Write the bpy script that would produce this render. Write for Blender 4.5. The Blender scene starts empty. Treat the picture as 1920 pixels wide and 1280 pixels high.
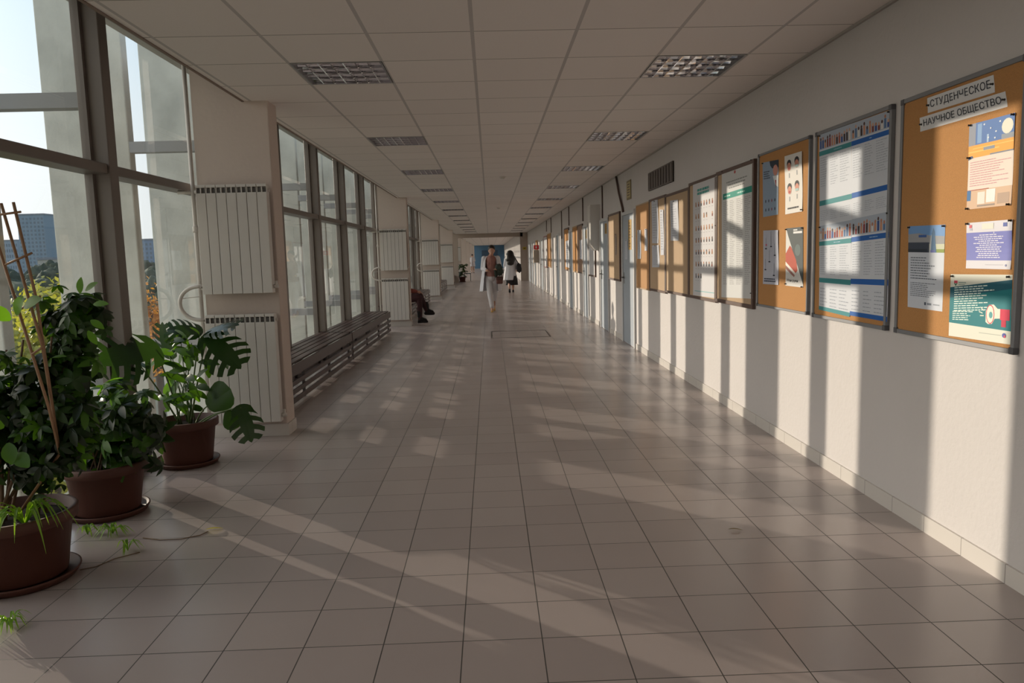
import bpy, bmesh, math, random
import numpy as np
from mathutils import Vector, Matrix, noise
random.seed(7)
C = bpy.context.scene.collection
scene = bpy.context.scene
PI = math.pi

# ------------------------------------------------------------------ camera, light, exposure
CAM = np.array([0.0, 0.0, 1.446])
F, PITCH, YAW, ROLL = 1400.0, -0.1146, 0.0265, -0.0269
cy_, sy_ = math.cos(YAW), math.sin(YAW); cp_, sp_ = math.cos(PITCH), math.sin(PITCH)
cr_, sr_ = math.cos(ROLL), math.sin(ROLL)
fwd = np.array([sy_*cp_, cy_*cp_, sp_]); right0 = np.array([cy_, -sy_, 0]); up0 = np.cross(right0, fwd)
rgt = cr_*right0 + sr_*up0; upv = -sr_*right0 + cr_*up0
cam = bpy.data.cameras.new('camera'); cam.sensor_width = 36; cam.lens = 36*F/1920
cam.clip_start = 0.05; cam.clip_end = 3000
camo = bpy.data.objects.new('camera', cam); C.objects.link(camo)
M = Matrix(((rgt[0], upv[0], -fwd[0], CAM[0]), (rgt[1], upv[1], -fwd[1], CAM[1]), (rgt[2], upv[2], -fwd[2], CAM[2]), (0, 0, 0, 1)))
camo.matrix_world = M
scene.camera = camo

SUN_DIR = Vector((1.0, -0.88, -0.176)).normalized()      # the way the light travels
sun = bpy.data.lights.new('sun', 'SUN'); sun.energy = 4.1; sun.angle = math.radians(0.45); sun.color = (1.0, 0.84, 0.68)
suno = bpy.data.objects.new('sun', sun); C.objects.link(suno)
suno.rotation_euler = SUN_DIR.to_track_quat('-Z', 'Y').to_euler(); suno.location = (-30, 25, 12)

world = bpy.data.worlds.new('sky'); scene.world = world; world.use_nodes = True
wn = world.node_tree.nodes; wl = world.node_tree.links; wn.clear()
wo = wn.new('ShaderNodeOutputWorld'); bg = wn.new('ShaderNodeBackground')
tcw = wn.new('ShaderNodeTexCoord'); sxyz = wn.new('ShaderNodeSeparateXYZ'); ramp = wn.new('ShaderNodeValToRGB')
wl.new(tcw.outputs['Generated'], sxyz.inputs[0]); wl.new(sxyz.outputs[2], ramp.inputs[0])
els = ramp.color_ramp.elements
els[0].position = 0.0; els[0].color = (.95, .96, .97, 1); els[1].position = 1.0; els[1].color = (.16, .32, .62, 1)
for p_, c_ in ((.10, (.93, .97, 1.0, 1)), (.26, (.72, .87, 1.0, 1)), (.42, (.46, .68, .92, 1))): e_ = els.new(p_); e_.color = c_
wl.new(ramp.outputs[0], bg.inputs[0]); wl.new(bg.outputs[0], wo.inputs[0])
# evening sky: glow added left, mostly out of view, to brighten the corridor
dpw = wn.new('ShaderNodeVectorMath'); dpw.operation = 'DOT_PRODUCT'; wl.new(tcw.outputs['Generated'], dpw.inputs[0]); dpw.inputs[1].default_value = Vector((-.93, .05, .30)).normalized()
def wmath(op, a, b):
    n_ = wn.new('ShaderNodeMath'); n_.operation = op
    for i_, v_ in enumerate((a, b)):
        if isinstance(v_, (int, float)): n_.inputs[i_].default_value = v_
        else: wl.new(v_, n_.inputs[i_])
    return n_.outputs[0]
glow = wmath('POWER', wmath('MAXIMUM', dpw.outputs['Value'], 0.0), 3.5)
wl.new(wmath('ADD', wmath('MULTIPLY', glow, 2.35), 0.88), bg.inputs[1])
warm = wn.new('ShaderNodeMix'); warm.data_type = 'RGBA'; wl.new(wmath('MINIMUM', wmath('MULTIPLY', glow, 1.3), 1.0), warm.inputs[0]); wl.new(ramp.outputs[0], warm.inputs[6]); warm.inputs[7].default_value = (1.0, .90, .80, 1)
wl.new(warm.outputs[2], bg.inputs[0])
scene.view_settings.view_transform = 'Standard'; scene.view_settings.look = 'None'
scene.view_settings.exposure = 0.0; scene.view_settings.gamma = 1; scene.view_settings.use_curve_mapping = False
try:
    scene.cycles.max_bounces = 12; scene.cycles.diffuse_bounces = 7; scene.cycles.transparent_max_bounces = 24
    scene.cycles.caustics_reflective = False
except Exception: pass

# ------------------------------------------------------------------ measuring helpers (surveyed lens -> points on real planes)
def ray(px, py): return (px-960)/F*rgt + (640-py)/F*upv + fwd
def on_x(px, py, X): v = ray(px, py); return CAM + v*(X/v[0])
def on_y(px, py, Y): v = ray(px, py); return CAM + v*(Y/v[1])
def on_z(px, py, Z): v = ray(px, py); return CAM + v*((Z-CAM[2])/v[2])

# ------------------------------------------------------------------ materials
def srgb(h):
    r, g, b = [int(h[i:i+2], 16)/255 for i in (0, 2, 4)]
    f = lambda c: c/12.92 if c <= .04045 else ((c+.055)/1.055)**2.4
    return (f(r), f(g), f(b), 1)
MATS = {}
def mat(name, col, rough=.6, metal=0., spec=.5, var=0., scale=6., bump=0., bscale=40., coat=0.):
    if name in MATS: return MATS[name]
    m = bpy.data.materials.new(name); m.use_nodes = True; MATS[name] = m
    nt = m.node_tree; b = nt.nodes['Principled BSDF']
    if isinstance(col, str): col = srgb(col)
    col = tuple(col[:3])+(1,)
    b.inputs['Base Color'].default_value = col; b.inputs['Roughness'].default_value = rough
    b.inputs['Metallic'].default_value = metal; b.inputs['Specular IOR Level'].default_value = spec
    b.inputs['Coat Weight'].default_value = coat
    tc = nt.nodes.new('ShaderNodeTexCoord')
    if var:
        n = nt.nodes.new('ShaderNodeTexNoise'); n.inputs['Scale'].default_value = scale; n.inputs['Detail'].default_value = 5
        nt.links.new(tc.outputs['Object'], n.inputs['Vector'])
        mx = nt.nodes.new('ShaderNodeMix'); mx.data_type = 'RGBA'
        mx.inputs[6].default_value = tuple(c*(1-var) for c in col[:3])+(1,); mx.inputs[7].default_value = tuple(min(1, c*(1+var)) for c in col[:3])+(1,)
        nt.links.new(n.outputs[0], mx.inputs[0]); nt.links.new(mx.outputs[2], b.inputs['Base Color'])
    if bump:
        n = nt.nodes.new('ShaderNodeTexNoise'); n.inputs['Scale'].default_value = bscale; n.inputs['Detail'].default_value = 4
        nt.links.new(tc.outputs['Object'], n.inputs['Vector'])
        bp = nt.nodes.new('ShaderNodeBump'); bp.inputs['Strength'].default_value = bump; bp.inputs['Distance'].default_value = .01
        nt.links.new(n.outputs[0], bp.inputs['Height']); nt.links.new(bp.outputs[0], b.inputs['Normal'])
    return m
def ink(h): return mat('print '+h, h, .55, spec=.3)
def math_node(nt, op, a, b=None, c=None):
    n = nt.nodes.new('ShaderNodeMath'); n.operation = op
    for i, v in enumerate((a, b, c)):
        if v is None: continue
        if isinstance(v, (int, float)): n.inputs[i].default_value = v
        else: nt.links.new(v, n.inputs[i])
    return n.outputs[0]
def grid_lines(nt, coord, off, size, half):
    """1 on a joint, 0 elsewhere"""
    t = math_node(nt, 'DIVIDE', math_node(nt, 'SUBTRACT', coord, off), size)
    fr = math_node(nt, 'FRACT', t)
    d = math_node(nt, 'MINIMUM', fr, math_node(nt, 'SUBTRACT', 1.0, fr))
    return math_node(nt, 'LESS_THAN', d, half/size), math_node(nt, 'FLOOR', t)

FX, FY, TS = -0.1445, 2.6863, 0.30
def floor_material():
    m = bpy.data.materials.new('grey beige floor tiles'); m.use_nodes = True; nt = m.node_tree; b = nt.nodes['Principled BSDF']
    g = nt.nodes.new('ShaderNodeNewGeometry'); s = nt.nodes.new('ShaderNodeSeparateXYZ'); nt.links.new(g.outputs['Position'], s.inputs[0])
    lx, ix = grid_lines(nt, s.outputs[0], FX, TS, .0022); ly, iy = grid_lines(nt, s.outputs[1], FY, TS, .0022)
    line = math_node(nt, 'MAXIMUM', lx, ly)
    cv = nt.nodes.new('ShaderNodeCombineXYZ'); nt.links.new(ix, cv.inputs[0]); nt.links.new(iy, cv.inputs[1])
    wnz = nt.nodes.new('ShaderNodeTexWhiteNoise'); wnz.noise_dimensions = '3D'; nt.links.new(cv.outputs[0], wnz.inputs['Vector'])
    r = nt.nodes.new('ShaderNodeValToRGB'); nt.links.new(wnz.outputs[0], r.inputs[0])
    r.color_ramp.elements[0].color = (.40, .345, .335, 1); r.color_ramp.elements[1].color = (.44, .385, .37, 1)
    nz = nt.nodes.new('ShaderNodeTexNoise'); nz.inputs['Scale'].default_value = 3; nz.inputs['Detail'].default_value = 8
    nt.links.new(g.outputs['Position'], nz.inputs['Vector'])
    mm = nt.nodes.new('ShaderNodeMix'); mm.data_type = 'RGBA'; mm.blend_type = 'MULTIPLY'; mm.inputs[0].default_value = .05
    nt.links.new(r.outputs[0], mm.inputs[6]); nt.links.new(nz.outputs[0], mm.inputs[7])
    mx = nt.nodes.new('ShaderNodeMix'); mx.data_type = 'RGBA'; nt.links.new(line, mx.inputs[0]); nt.links.new(mm.outputs[2], mx.inputs[6])
    mx.inputs[7].default_value = (.06, .055, .05, 1); nt.links.new(mx.outputs[2], b.inputs['Base Color'])
    rr = math_node(nt, 'MULTIPLY_ADD', nz.outputs[0], .05, .22); rr2 = math_node(nt, 'MULTIPLY_ADD', line, .4, rr)
    nt.links.new(rr2, b.inputs['Roughness']); b.inputs['Specular IOR Level'].default_value = .55
    bp = nt.nodes.new('ShaderNodeBump'); bp.inputs['Strength'].default_value = .35; bp.inputs['Distance'].default_value = .002; bp.invert = True
    nt.links.new(line, bp.inputs['Height']); nt.links.new(bp.outputs[0], b.inputs['Normal'])
    return m
CX, CY, CSX, CSY = -0.0628, 4.4483, 0.6024, 0.6123
def ceiling_material():
    m = bpy.data.materials.new('white mineral ceiling tiles'); m.use_nodes = True; nt = m.node_tree; b = nt.nodes['Principled BSDF']
    g = nt.nodes.new('ShaderNodeNewGeometry'); s = nt.nodes.new('ShaderNodeSeparateXYZ'); nt.links.new(g.outputs['Position'], s.inputs[0])
    lx, ix = grid_lines(nt, s.outputs[0], CX, CSX, .011); ly, iy = grid_lines(nt, s.outputs[1], CY, CSY, .0045)
    nz = nt.nodes.new('ShaderNodeTexNoise'); nz.inputs['Scale'].default_value = 60; nz.inputs['Detail'].default_value = 6
    nt.links.new(g.outputs['Position'], nz.inputs['Vector'])
    cv = nt.nodes.new('ShaderNodeCombineXYZ'); nt.links.new(ix, cv.inputs[0]); nt.links.new(iy, cv.inputs[1])
    wnz = nt.nodes.new('ShaderNodeTexWhiteNoise'); nt.links.new(cv.outputs[0], wnz.inputs['Vector'])
    r = nt.nodes.new('ShaderNodeValToRGB'); nt.links.new(wnz.outputs[0], r.inputs[0])
    r.color_ramp.elements[0].color = (.76, .71, .68, 1); r.color_ramp.elements[1].color = (.80, .75, .72, 1)
    a = nt.nodes.new('ShaderNodeMix'); a.data_type = 'RGBA'; nt.links.new(ly, a.inputs[0]); nt.links.new(r.outputs[0], a.inputs[6]); a.inputs[7].default_value = (.26, .24, .22, 1)
    c = nt.nodes.new('ShaderNodeMix'); c.data_type = 'RGBA'; nt.links.new(lx, c.inputs[0]); nt.links.new(a.outputs[2], c.inputs[6]); c.inputs[7].default_value = (.50, .47, .46, 1)
    nt.links.new(c.outputs[2], b.inputs['Base Color']); b.inputs['Roughness'].default_value = .85
    bp = nt.nodes.new('ShaderNodeBump'); bp.inputs['Strength'].default_value = .25; bp.inputs['Distance'].default_value = .004
    nt.links.new(nz.outputs[0], bp.inputs['Height']); nt.links.new(bp.outputs[0], b.inputs['Normal'])
    return m
def glass_material(name, tint, dust):
    m = bpy.data.materials.new(name); m.use_nodes = True; nt = m.node_tree; nt.nodes.clear()
    o = nt.nodes.new('ShaderNodeOutputMaterial'); tr = nt.nodes.new('ShaderNodeBsdfTransparent'); tr.inputs[0].default_value = tint
    gl = nt.nodes.new('ShaderNodeBsdfGlossy'); gl.inputs['Roughness'].default_value = .01; gl.inputs[0].default_value = (.9, .95, 1, 1)
    df = nt.nodes.new('ShaderNodeBsdfTranslucent'); df.inputs[0].default_value = (.8, .8, .8, 1)
    geo = nt.nodes.new('ShaderNodeNewGeometry')
    dp = nt.nodes.new('ShaderNodeVectorMath'); dp.operation = 'DOT_PRODUCT'
    nt.links.new(geo.outputs['Incoming'], dp.inputs[0]); nt.links.new(geo.outputs['Normal'], dp.inputs[1])
    inv = math_node(nt, 'SUBTRACT', 1.0, math_node(nt, 'ABSOLUTE', dp.outputs['Value']))
    refl = math_node(nt, 'MULTIPLY_ADD', math_node(nt, 'POWER', inv, 5.0), .90, .045)
    nz = nt.nodes.new('ShaderNodeTexNoise'); nz.inputs['Scale'].default_value = 2.5; nz.inputs['Detail'].default_value = 6
    nt.links.new(geo.outputs['Position'], nz.inputs['Vector'])
    dd = math_node(nt, 'MULTIPLY', nz.outputs[0], dust)
    m1 = nt.nodes.new('ShaderNodeMixShader'); nt.links.new(dd, m1.inputs[0]); nt.links.new(tr.outputs[0], m1.inputs[1]); nt.links.new(df.outputs[0], m1.inputs[2])
    m2 = nt.nodes.new('ShaderNodeMixShader'); nt.links.new(refl, m2.inputs[0]); nt.links.new(m1.outputs[0], m2.inputs[1]); nt.links.new(gl.outputs[0], m2.inputs[2])
    nt.links.new(m2.outputs[0], o.inputs[0]); MATS[name] = m
    return m
def leaf_material(name, col, var=.35, tr=.35, rough=.35):
    if name in MATS: return MATS[name]
    m = mat(name, col, rough, var=var, scale=9); nt = m.node_tree; b = nt.nodes['Principled BSDF']; o = nt.nodes['Material Output']
    t = nt.nodes.new('ShaderNodeBsdfTranslucent'); c = srgb(col) if isinstance(col, str) else col
    t.inputs[0].default_value = (min(1, c[0]*2.6+.03), min(1, c[1]*2.4+.06), c[2]*.6, 1)
    mx = nt.nodes.new('ShaderNodeMixShader'); mx.inputs[0].default_value = tr
    nt.links.new(b.outputs[0], mx.inputs[1]); nt.links.new(t.outputs[0], mx.inputs[2]); nt.links.new(mx.outputs[0], o.inputs[0])
    return m
def cork_material(name, col):
    if name in MATS: return MATS[name]
    return mat(name, col, .9, var=.22, scale=180, bump=.3, bscale=300)

M_floor = floor_material(); M_ceil = ceiling_material()
M_wall = mat('painted plaster wall', (.60, .575, .57), .85, var=.03, scale=3, bump=.25, bscale=35)
M_pillar = mat('painted plaster pillar', (.58, .50, .45), .85, var=.04, scale=2, bump=.2, bscale=25)
M_brownwall = mat('brown painted plaster', (.40, .33, .28), .85, var=.04)
M_slab = mat('raw concrete', (.40, .39, .37), .9, var=.18, scale=2.5, bump=.3, bscale=20)
M_fin = mat('weathered grey concrete', (.60, .59, .52), .9, var=.42, scale=2.6, bump=.4, bscale=30)
M_frame = mat('grey brown painted metal', (.17, .145, .13), .45, var=.1, scale=5)
M_bracket = mat('painted steel bracket', (.30, .31, .32), .6)
M_glass = glass_material('window glass', (.93, .97, .96, 1), .03)
M_rad = mat('white enamel', (.62, .60, .575), .35, var=.03)
M_radgap = mat('grey fin gaps', (.12, .115, .11), .7)
M_pipe = mat('white painted pipe', (.55, .52, .49), .4)
M_bench = mat('dark brown varnished wood', (.055, .03, .028), .38, var=.3, scale=14)
M_post = mat('dark steel post', (.05, .04, .04), .5)
M_base = mat('pale skirting tile', (.60, .57, .55), .4, var=.04)
M_mirror = mat('mirror aluminium', (.80, .80, .82), .07, metal=1.0)
M_alu = mat('brushed aluminium', (.36, .36, .37), .4, metal=.7)
M_door = mat('grey blue door paint', (.36, .41, .47), .45, var=.03)
M_doorframe = mat('pale grey door frame', (.55, .56, .57), .5)
M_black = mat('black plastic', (.02, .02, .02), .4)
M_chrome = mat('chrome', (.6, .6, .6), .2, metal=1)
M_brownframe = mat('dark brown wooden frame', (.10, .055, .04), .45, var=.2, scale=20)
M_cork = cork_material('orange brown cork', (.48, .24, .085, 1))
M_felt = cork_material('beige felt board', (.50, .36, .235, 1))
M_paper = mat('white paper', (.72, .73, .75), .6)
M_terracotta = mat('terracotta plastic', (.085, .028, .018), .6, var=.12, scale=10)
M_soil = mat('dark potting soil', (.03, .02, .015), .95, bump=.8, bscale=60)

# ------------------------------------------------------------------ mesh helpers
class MB:
    def __init__(s): s.v = []; s.f = []; s.m = []; s.mats = []
    def mi(s, m):
        if m not in s.mats: s.mats.append(m)
        return s.mats.index(m)
    def add(s, vs, fs, m):
        o = len(s.v); s.v += [tuple(float(c) for c in v) for v in vs]; k = s.mi(m)
        for f in fs: s.f.append([i+o for i in f]); s.m.append(k)
        return s
    def box(s, a, b, m, bev=0.):
        x0, y0, z0 = a; x1, y1, z1 = b
        if bev:
            bm = bmesh.new(); bmesh.ops.create_cube(bm, size=1)
            for v in bm.verts: v.co = Vector(((x0+x1)/2+v.co.x*(x1-x0), (y0+y1)/2+v.co.y*(y1-y0), (z0+z1)/2+v.co.z*(z1-z0)))
            bmesh.ops.bevel(bm, geom=bm.edges[:], offset=bev, segments=2, affect='EDGES', profile=.5)
            bm.verts.index_update()
            s.add([v.co for v in bm.verts], [[v.index for v in f.verts] for f in bm.faces], m); bm.free(); return s
        return s.add([(x0,y0,z0),(x1,y0,z0),(x1,y1,z0),(x0,y1,z0),(x0,y0,z1),(x1,y0,z1),(x1,y1,z1),(x0,y1,z1)],
                     [(0,3,2,1),(4,5,6,7),(0,1,5,4),(1,2,6,5),(2,3,7,6),(3,0,4,7)], m)
    def tube(s, pts, r, m, n=10, caps=True):
        pts = [Vector(p) for p in pts]; k = len(pts); rs = r if isinstance(r, (list, tuple)) else [r]*k
        rings = []; prev = None
        for i, p in enumerate(pts):
            t = (pts[min(i+1, k-1)]-pts[max(i-1, 0)]).normalized()
            if prev is None:
                a = Vector((0, 0, 1)) if abs(t.z) < .9 else Vector((1, 0, 0)); u = t.cross(a).normalized()
            else: u = (prev-t*prev.dot(t)).normalized()
            prev = u; w = t.cross(u)
            rings.append([p+(u*math.cos(2*PI*j/n)+w*math.sin(2*PI*j/n))*rs[i] for j in range(n)])
        vs = [v for rg in rings for v in rg]; fs = []
        for i in range(k-1):
            for j in range(n): fs.append((i*n+j, i*n+(j+1) % n, (i+1)*n+(j+1) % n, (i+1)*n+j))
        if caps: fs += [tuple(range(n))[::-1], tuple((k-1)*n+j for j in range(n))]
        return s.add(vs, fs, m)
    def lathe(s, prof, m, n=32, c=(0, 0, 0)):
        vs = []; fs = []; k = len(prof)
        for r, z in prof:
            for j in range(n): a = 2*PI*j/n; vs.append((c[0]+r*math.cos(a), c[1]+r*math.sin(a), c[2]+z))
        for i in range(k-1):
            for j in range(n): fs.append((i*n+j, i*n+(j+1) % n, (i+1)*n+(j+1) % n, (i+1)*n+j))
        if prof[0][0] > 1e-4: fs.append(tuple(range(n))[::-1])
        if prof[-1][0] > 1e-4: fs.append(tuple((k-1)*n+j for j in range(n)))
        return s.add(vs, fs, m)
    def loft(s, rings, m, cap=True):
        """rings: (centre, rx, ry, axis x, axis y) ellipses"""
        n = 20; vs = []; fs = []
        for c, rx, ry, ax, ay in rings:
            c = Vector(c); ax = Vector(ax); ay = Vector(ay)
            for j in range(n):
                a = 2*PI*j/n; vs.append(c+ax*rx*math.cos(a)+ay*ry*math.sin(a))
        k = len(rings)
        for i in range(k-1):
            for j in range(n): fs.append((i*n+j, i*n+(j+1) % n, (i+1)*n+(j+1) % n, (i+1)*n+j))
        if cap: fs += [tuple(range(n))[::-1], tuple((k-1)*n+j for j in range(n))]
        return s.add(vs, fs, m)
    def ball(s, c, r, m, sc=(1, 1, 1), n=16, rings=10, noise_amp=0, seed=0):
        vs = []; fs = []
        for i in range(rings+1):
            th = PI*i/rings
            for j in range(n):
                a = 2*PI*j/n; d = Vector((math.sin(th)*math.cos(a), math.sin(th)*math.sin(a), math.cos(th)))
                rr = r*(1+(noise_amp*noise.noise(d*2.2+Vector((seed, 0, 0))) if noise_amp else 0))
                vs.append((c[0]+d.x*rr*sc[0], c[1]+d.y*rr*sc[1], c[2]+d.z*rr*sc[2]))
        for i in range(rings):
            for j in range(n): fs.append((i*n+j, (i+1)*n+j, (i+1)*n+(j+1) % n, i*n+(j+1) % n))
        return s.add(vs, fs, m)
    def build(s, name, parent=None, smooth=False, loc=None):
        me = bpy.data.meshes.new(name); me.from_pydata(s.v, [], s.f)
        for m in s.mats: me.materials.append(m)
        me.polygons.foreach_set('material_index', s.m)
        if smooth: me.polygons.foreach_set('use_smooth', [True]*len(s.f))
        me.update()
        o = bpy.data.objects.new(name, me); C.objects.link(o)
        if parent is not None: o.parent = parent
        if loc is not None: o.location = loc
        return o
def thing(name, label, cat, loc=(0, 0, 0), rz=0., group=None):
    o = bpy.data.objects.new(name, None); C.objects.link(o); o.location = Vector([float(c) for c in loc]); o.rotation_euler = (0, 0, rz)
    o.empty_display_size = .1
    return tag(o, label, cat, group)
def tag(o, label, cat, group=None):
    o['label'] = label; o['category'] = cat
    if group: o['group'] = group
    return o
def struct(o): o['kind'] = 'structure'; return o
def dup(root, loc, label, group=None):
    r = root.copy(); C.objects.link(r); r.location = loc; r['label'] = label
    if group: r['group'] = group
    for ch in list(root.children):
        c = ch.copy(); C.objects.link(c); c.parent = r
        for g in list(ch.children): d = g.copy(); C.objects.link(d); d.parent = c
    return r
ORD = ['nearest', 'second', 'third', 'fourth', 'fifth', 'sixth', 'seventh', 'eighth', 'ninth', 'tenth', 'eleventh', 'twelfth', 'thirteenth', 'fourteenth']

# ------------------------------------------------------------------ the room
W, G, H = 2.166, -2.52, 2.724
Y0, Y1, YJ = -9.0, 90.0, 42.6
struct(MB().box((-2.75, Y0-.3, -.3), (W+.5, Y1+.3, 0), M_floor).build('floor'))
# suspended ceiling, one sheet of tiles with the light openings left out
light_cells = set()
light_y = [CY+CSY*(1+5*k) for k in range(12)]
for k in range(12):
    light_cells.add((-2, 1+5*k)); light_cells.add((2, 1+5*k))
xs = [-1.92]+[CX+CSX*i for i in range(-3, 4)]+[W]
cb = MB()
j0 = int(math.floor((Y0-CY)/CSY))
j1 = int(math.ceil((Y1-CY)/CSY))
for a in range(len(xs)-1):
    for j in range(j0, j1):
        if (a-4, j) in light_cells: continue
        x0, x1, y0, y1 = xs[a], xs[a+1], CY+CSY*j, CY+CSY*(j+1)
        cb.add([(x0, y0, H), (x1, y0, H), (x1, y1, H), (x0, y1, H), (x0, y0, H+.015), (x1, y0, H+.015), (x1, y1, H+.015), (x0, y1, H+.015)], [(3, 2, 1, 0), (4, 5, 6, 7)], M_ceil)
struct(cb.build('ceiling'))
struct(MB().box((-1.94, Y0, H-.006), (-1.92, Y1, H+.04), mat('ceiling edge strip', (.20, .14, .11), .6)).build('trim_1'))
struct(MB().box((W-.02, Y0, H-.014), (W, YJ, H-.0), mat('wall angle strip', (.42, .39, .37), .6)).build('trim_2'))
struct(MB().box((-2.75, Y0-.3, 3.2), (W+.5, Y1+.3, 3.5), M_slab).build('trim_3'))
struct(MB().box((W, Y0, 0), (W+.2, YJ, 3.2), M_wall).build('wall_right'))
struct(MB().box((1.745, YJ, 0), (W+.2, YJ+.3, 3.2), M_brownwall).box((1.745, YJ+.3, 0), (W+.2, Y1, 3.2), M_wall).build('wall_right_far'))
struct(MB().box((-2.75, YJ, 2.50), (1.9, YJ+.35, 3.2), M_brownwall).build('trim_4'))
struct(MB().box((-2.05, YJ, 0), (-1.80, YJ+.35, 2.5), M_brownwall).build('trim_5'))
struct(MB().box((-2.75, Y0-.2, 0), (W+.2, Y0, 3.2), M_wall).build('wall_back'))
M_blue = mat('blue painted end wall', (.10, .22, .36), .6)
eb = MB().box((-2.75, Y1, 0), (1.9, Y1+.2, 3.2), M_blue)
struct(eb.build('wall_front'))
d = struct(MB().box((-.95, Y1-.06, 0), (.95, Y1, 2.15), mat('darker blue door paint', (.05, .10, .17), .5)).box((-.02, Y1-.08, 0), (.02, Y1-.06, 2.15), M_black).build('door_20'))
for sgn in (-1, 1): MB().box((sgn*.12-.02, Y1-.12, .95), (sgn*.12+.02, Y1-.06, 1.15), M_chrome).build('door_handle', d)

# skirting tiles along the right wall, broken at the doors
DOORS = [(11.15, 12.09), (13.62, 14.50), (16.42, 17.17), (19.42, 20.22), (23.25, 24.05), (30.3, 31.2), (35.2, 36.1), (37.4, 38.4), (39.9, 41.2)]
def skirting_material():
    m = bpy.data.materials.new('skirting tiles'); m.use_nodes = True; nt = m.node_tree; b = nt.nodes['Principled BSDF']
    g = nt.nodes.new('ShaderNodeNewGeometry'); s = nt.nodes.new('ShaderNodeSeparateXYZ'); nt.links.new(g.outputs['Position'], s.inputs[0])
    ly, iy = grid_lines(nt, s.outputs[1], FY, TS, .002)
    a = nt.nodes.new('ShaderNodeMix'); a.data_type = 'RGBA'; nt.links.new(ly, a.inputs[0]); a.inputs[6].default_value = (.62, .59, .56, 1); a.inputs[7].default_value = (.25, .23, .22, 1)
    nt.links.new(a.outputs[2], b.inputs['Base Color']); b.inputs['Roughness'].default_value = .35
    return m
M_skirt = skirting_material()
sb = MB(); yy = Y0
for a, b_ in DOORS+[(YJ, YJ)]:
    sb.box((W-.012, yy, 0), (W, a-.06, .085), M_skirt); yy = b_+.06
struct(sb.build('baseboard_right'))

# doors
for n, (a, b_) in enumerate(DOORS):
    fr = MB()
    fr.box((W-.03, a-.05, 0), (W, a+.01, 2.08), M_doorframe, .004).box((W-.03, b_-.01, 0), (W, b_+.05, 2.08), M_doorframe, .004).box((W-.03, a+.01, 2.03), (W, b_-.01, 2.08), M_doorframe)
    fo = struct(fr.build('door_%d' % (n+1)))
    lf = MB().box((W-.012, a+.012, .012), (W-.001, b_-.012, 2.028), M_door).build('door_leaf', fo)
    MB().box((W-.02, b_-.12, .95), (W-.012, b_-.07, 1.13), M_chrome).tube([(W-.014, b_-.095, 1.05), (W-.06, b_-.095, 1.05), (W-.06, b_-.20, 1.05)], .008, M_black).build('door_handle', lf)
    hb = MB()
    for z in (.3, 1.75): hb.tube([(W-.02, a+.012, z), (W-.02, a+.012, z+.12)], .008, M_black)
    hb.build('hinge', lf)

# ------------------------------------------------------------------ glazing on the left
PM = 1.98; YM = 5.02; TZ0, TZ1 = 2.035, 2.10
mull_mesh = None
nb = 0
k0 = int(math.ceil((Y0-YM)/PM)); k1 = int((Y1-YM)/PM)+1
for k in range(k0, k1):
    y = YM+PM*k
    if mull_mesh is None:
        mb = MB()
        mb.box((G-.07, -.055, 0), (G+.10, .055, 3.2), M_frame, .006)
        mb.box((G-.05, -.085, 0), (G-.0, -.055, 3.2), M_frame).box((G-.05, .055, 0), (G-.0, .085, 3.2), M_frame)
        mu = struct(mb.build('trim_mullion', loc=(0, y, 0))); mull_mesh = mu.data
        wb = MB(); a, b_ = .055, PM-.055
        wb.box((G-.07, a, TZ0), (G+.085, b_, TZ1), M_frame, .006)
        wb.box((G-.07, a, .0), (G+.05, b_, .05), M_frame).box((G-.07, a, 3.14), (G+.05, b_, 3.2), M_frame)
        wo_ = struct(wb.build('window_1', loc=(0, y, 0)))
        p1 = MB().add([(G-.025, .05, .04), (G-.025, PM-.05, .04), (G-.025, PM-.05, TZ0+.01), (G-.025, .05, TZ0+.01)], [(0, 1, 2, 3)], M_glass).build('pane', wo_)
        p2 = MB().add([(G-.025, .05, TZ1-.01), (G-.025, PM-.05, TZ1-.01), (G-.025, PM-.05, 3.15), (G-.025, .05, 3.15)], [(0, 1, 2, 3)], M_glass).build('pane', wo_)
        nb = 1
    else:
        mu = bpy.data.objects.new('trim_mullion', mull_mesh); C.objects.link(mu); mu.location = (0, y, 0); struct(mu)
        nb += 1
        w2 = wo_.copy(); w2.name = 'window_%d' % nb; C.objects.link(w2); w2.location = (0, y, 0)
        for p in (p1, p2): q = p.copy(); C.objects.link(q); q.parent = w2
# concrete fins outside with their steel brackets
fin0 = None
for k in range(-7, 43):
    y = YM+PM*k
    if fin0 is None:
        fin0 = struct(MB().box((-3.93, -.055, -16), (-3.20, .055, 9), M_fin, .01).build('trim_fin', loc=(0, y, 0)))
        for z in (.665, 2.455): MB().box((-3.21, -.05, z), (-2.59, .05, z+.095), M_bracket).build('bracket', fin0)
    else:
        f = fin0.copy(); C.objects.link(f); f.location = (0, y, 0)
        for c in list(fin0.children): q = c.copy(); C.objects.link(q); q.parent = f
struct(MB().box((-2.75, Y0, -.9), (G-.08, Y1, -.0), M_slab).build('wall_left'))

# free-standing pillars with two radiators each
PY = [6.19+9.9*k for k in range(-1, 9)]
px0, px1 = -2.34, -1.735
for n, y in enumerate(PY):
    b = MB().box((px0, y, 0), (px1, y+.24, 3.2), M_pillar, .008)
    p = struct(b.build('wall_pillar_%d' % (n+1)))
    MB().box((px0-.01, y-.012, 0), (px1+.012, y, .10), M_skirt).box((px1, y, 0), (px1+.012, y+.24, .10), M_skirt).build('baseboard', p)

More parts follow.
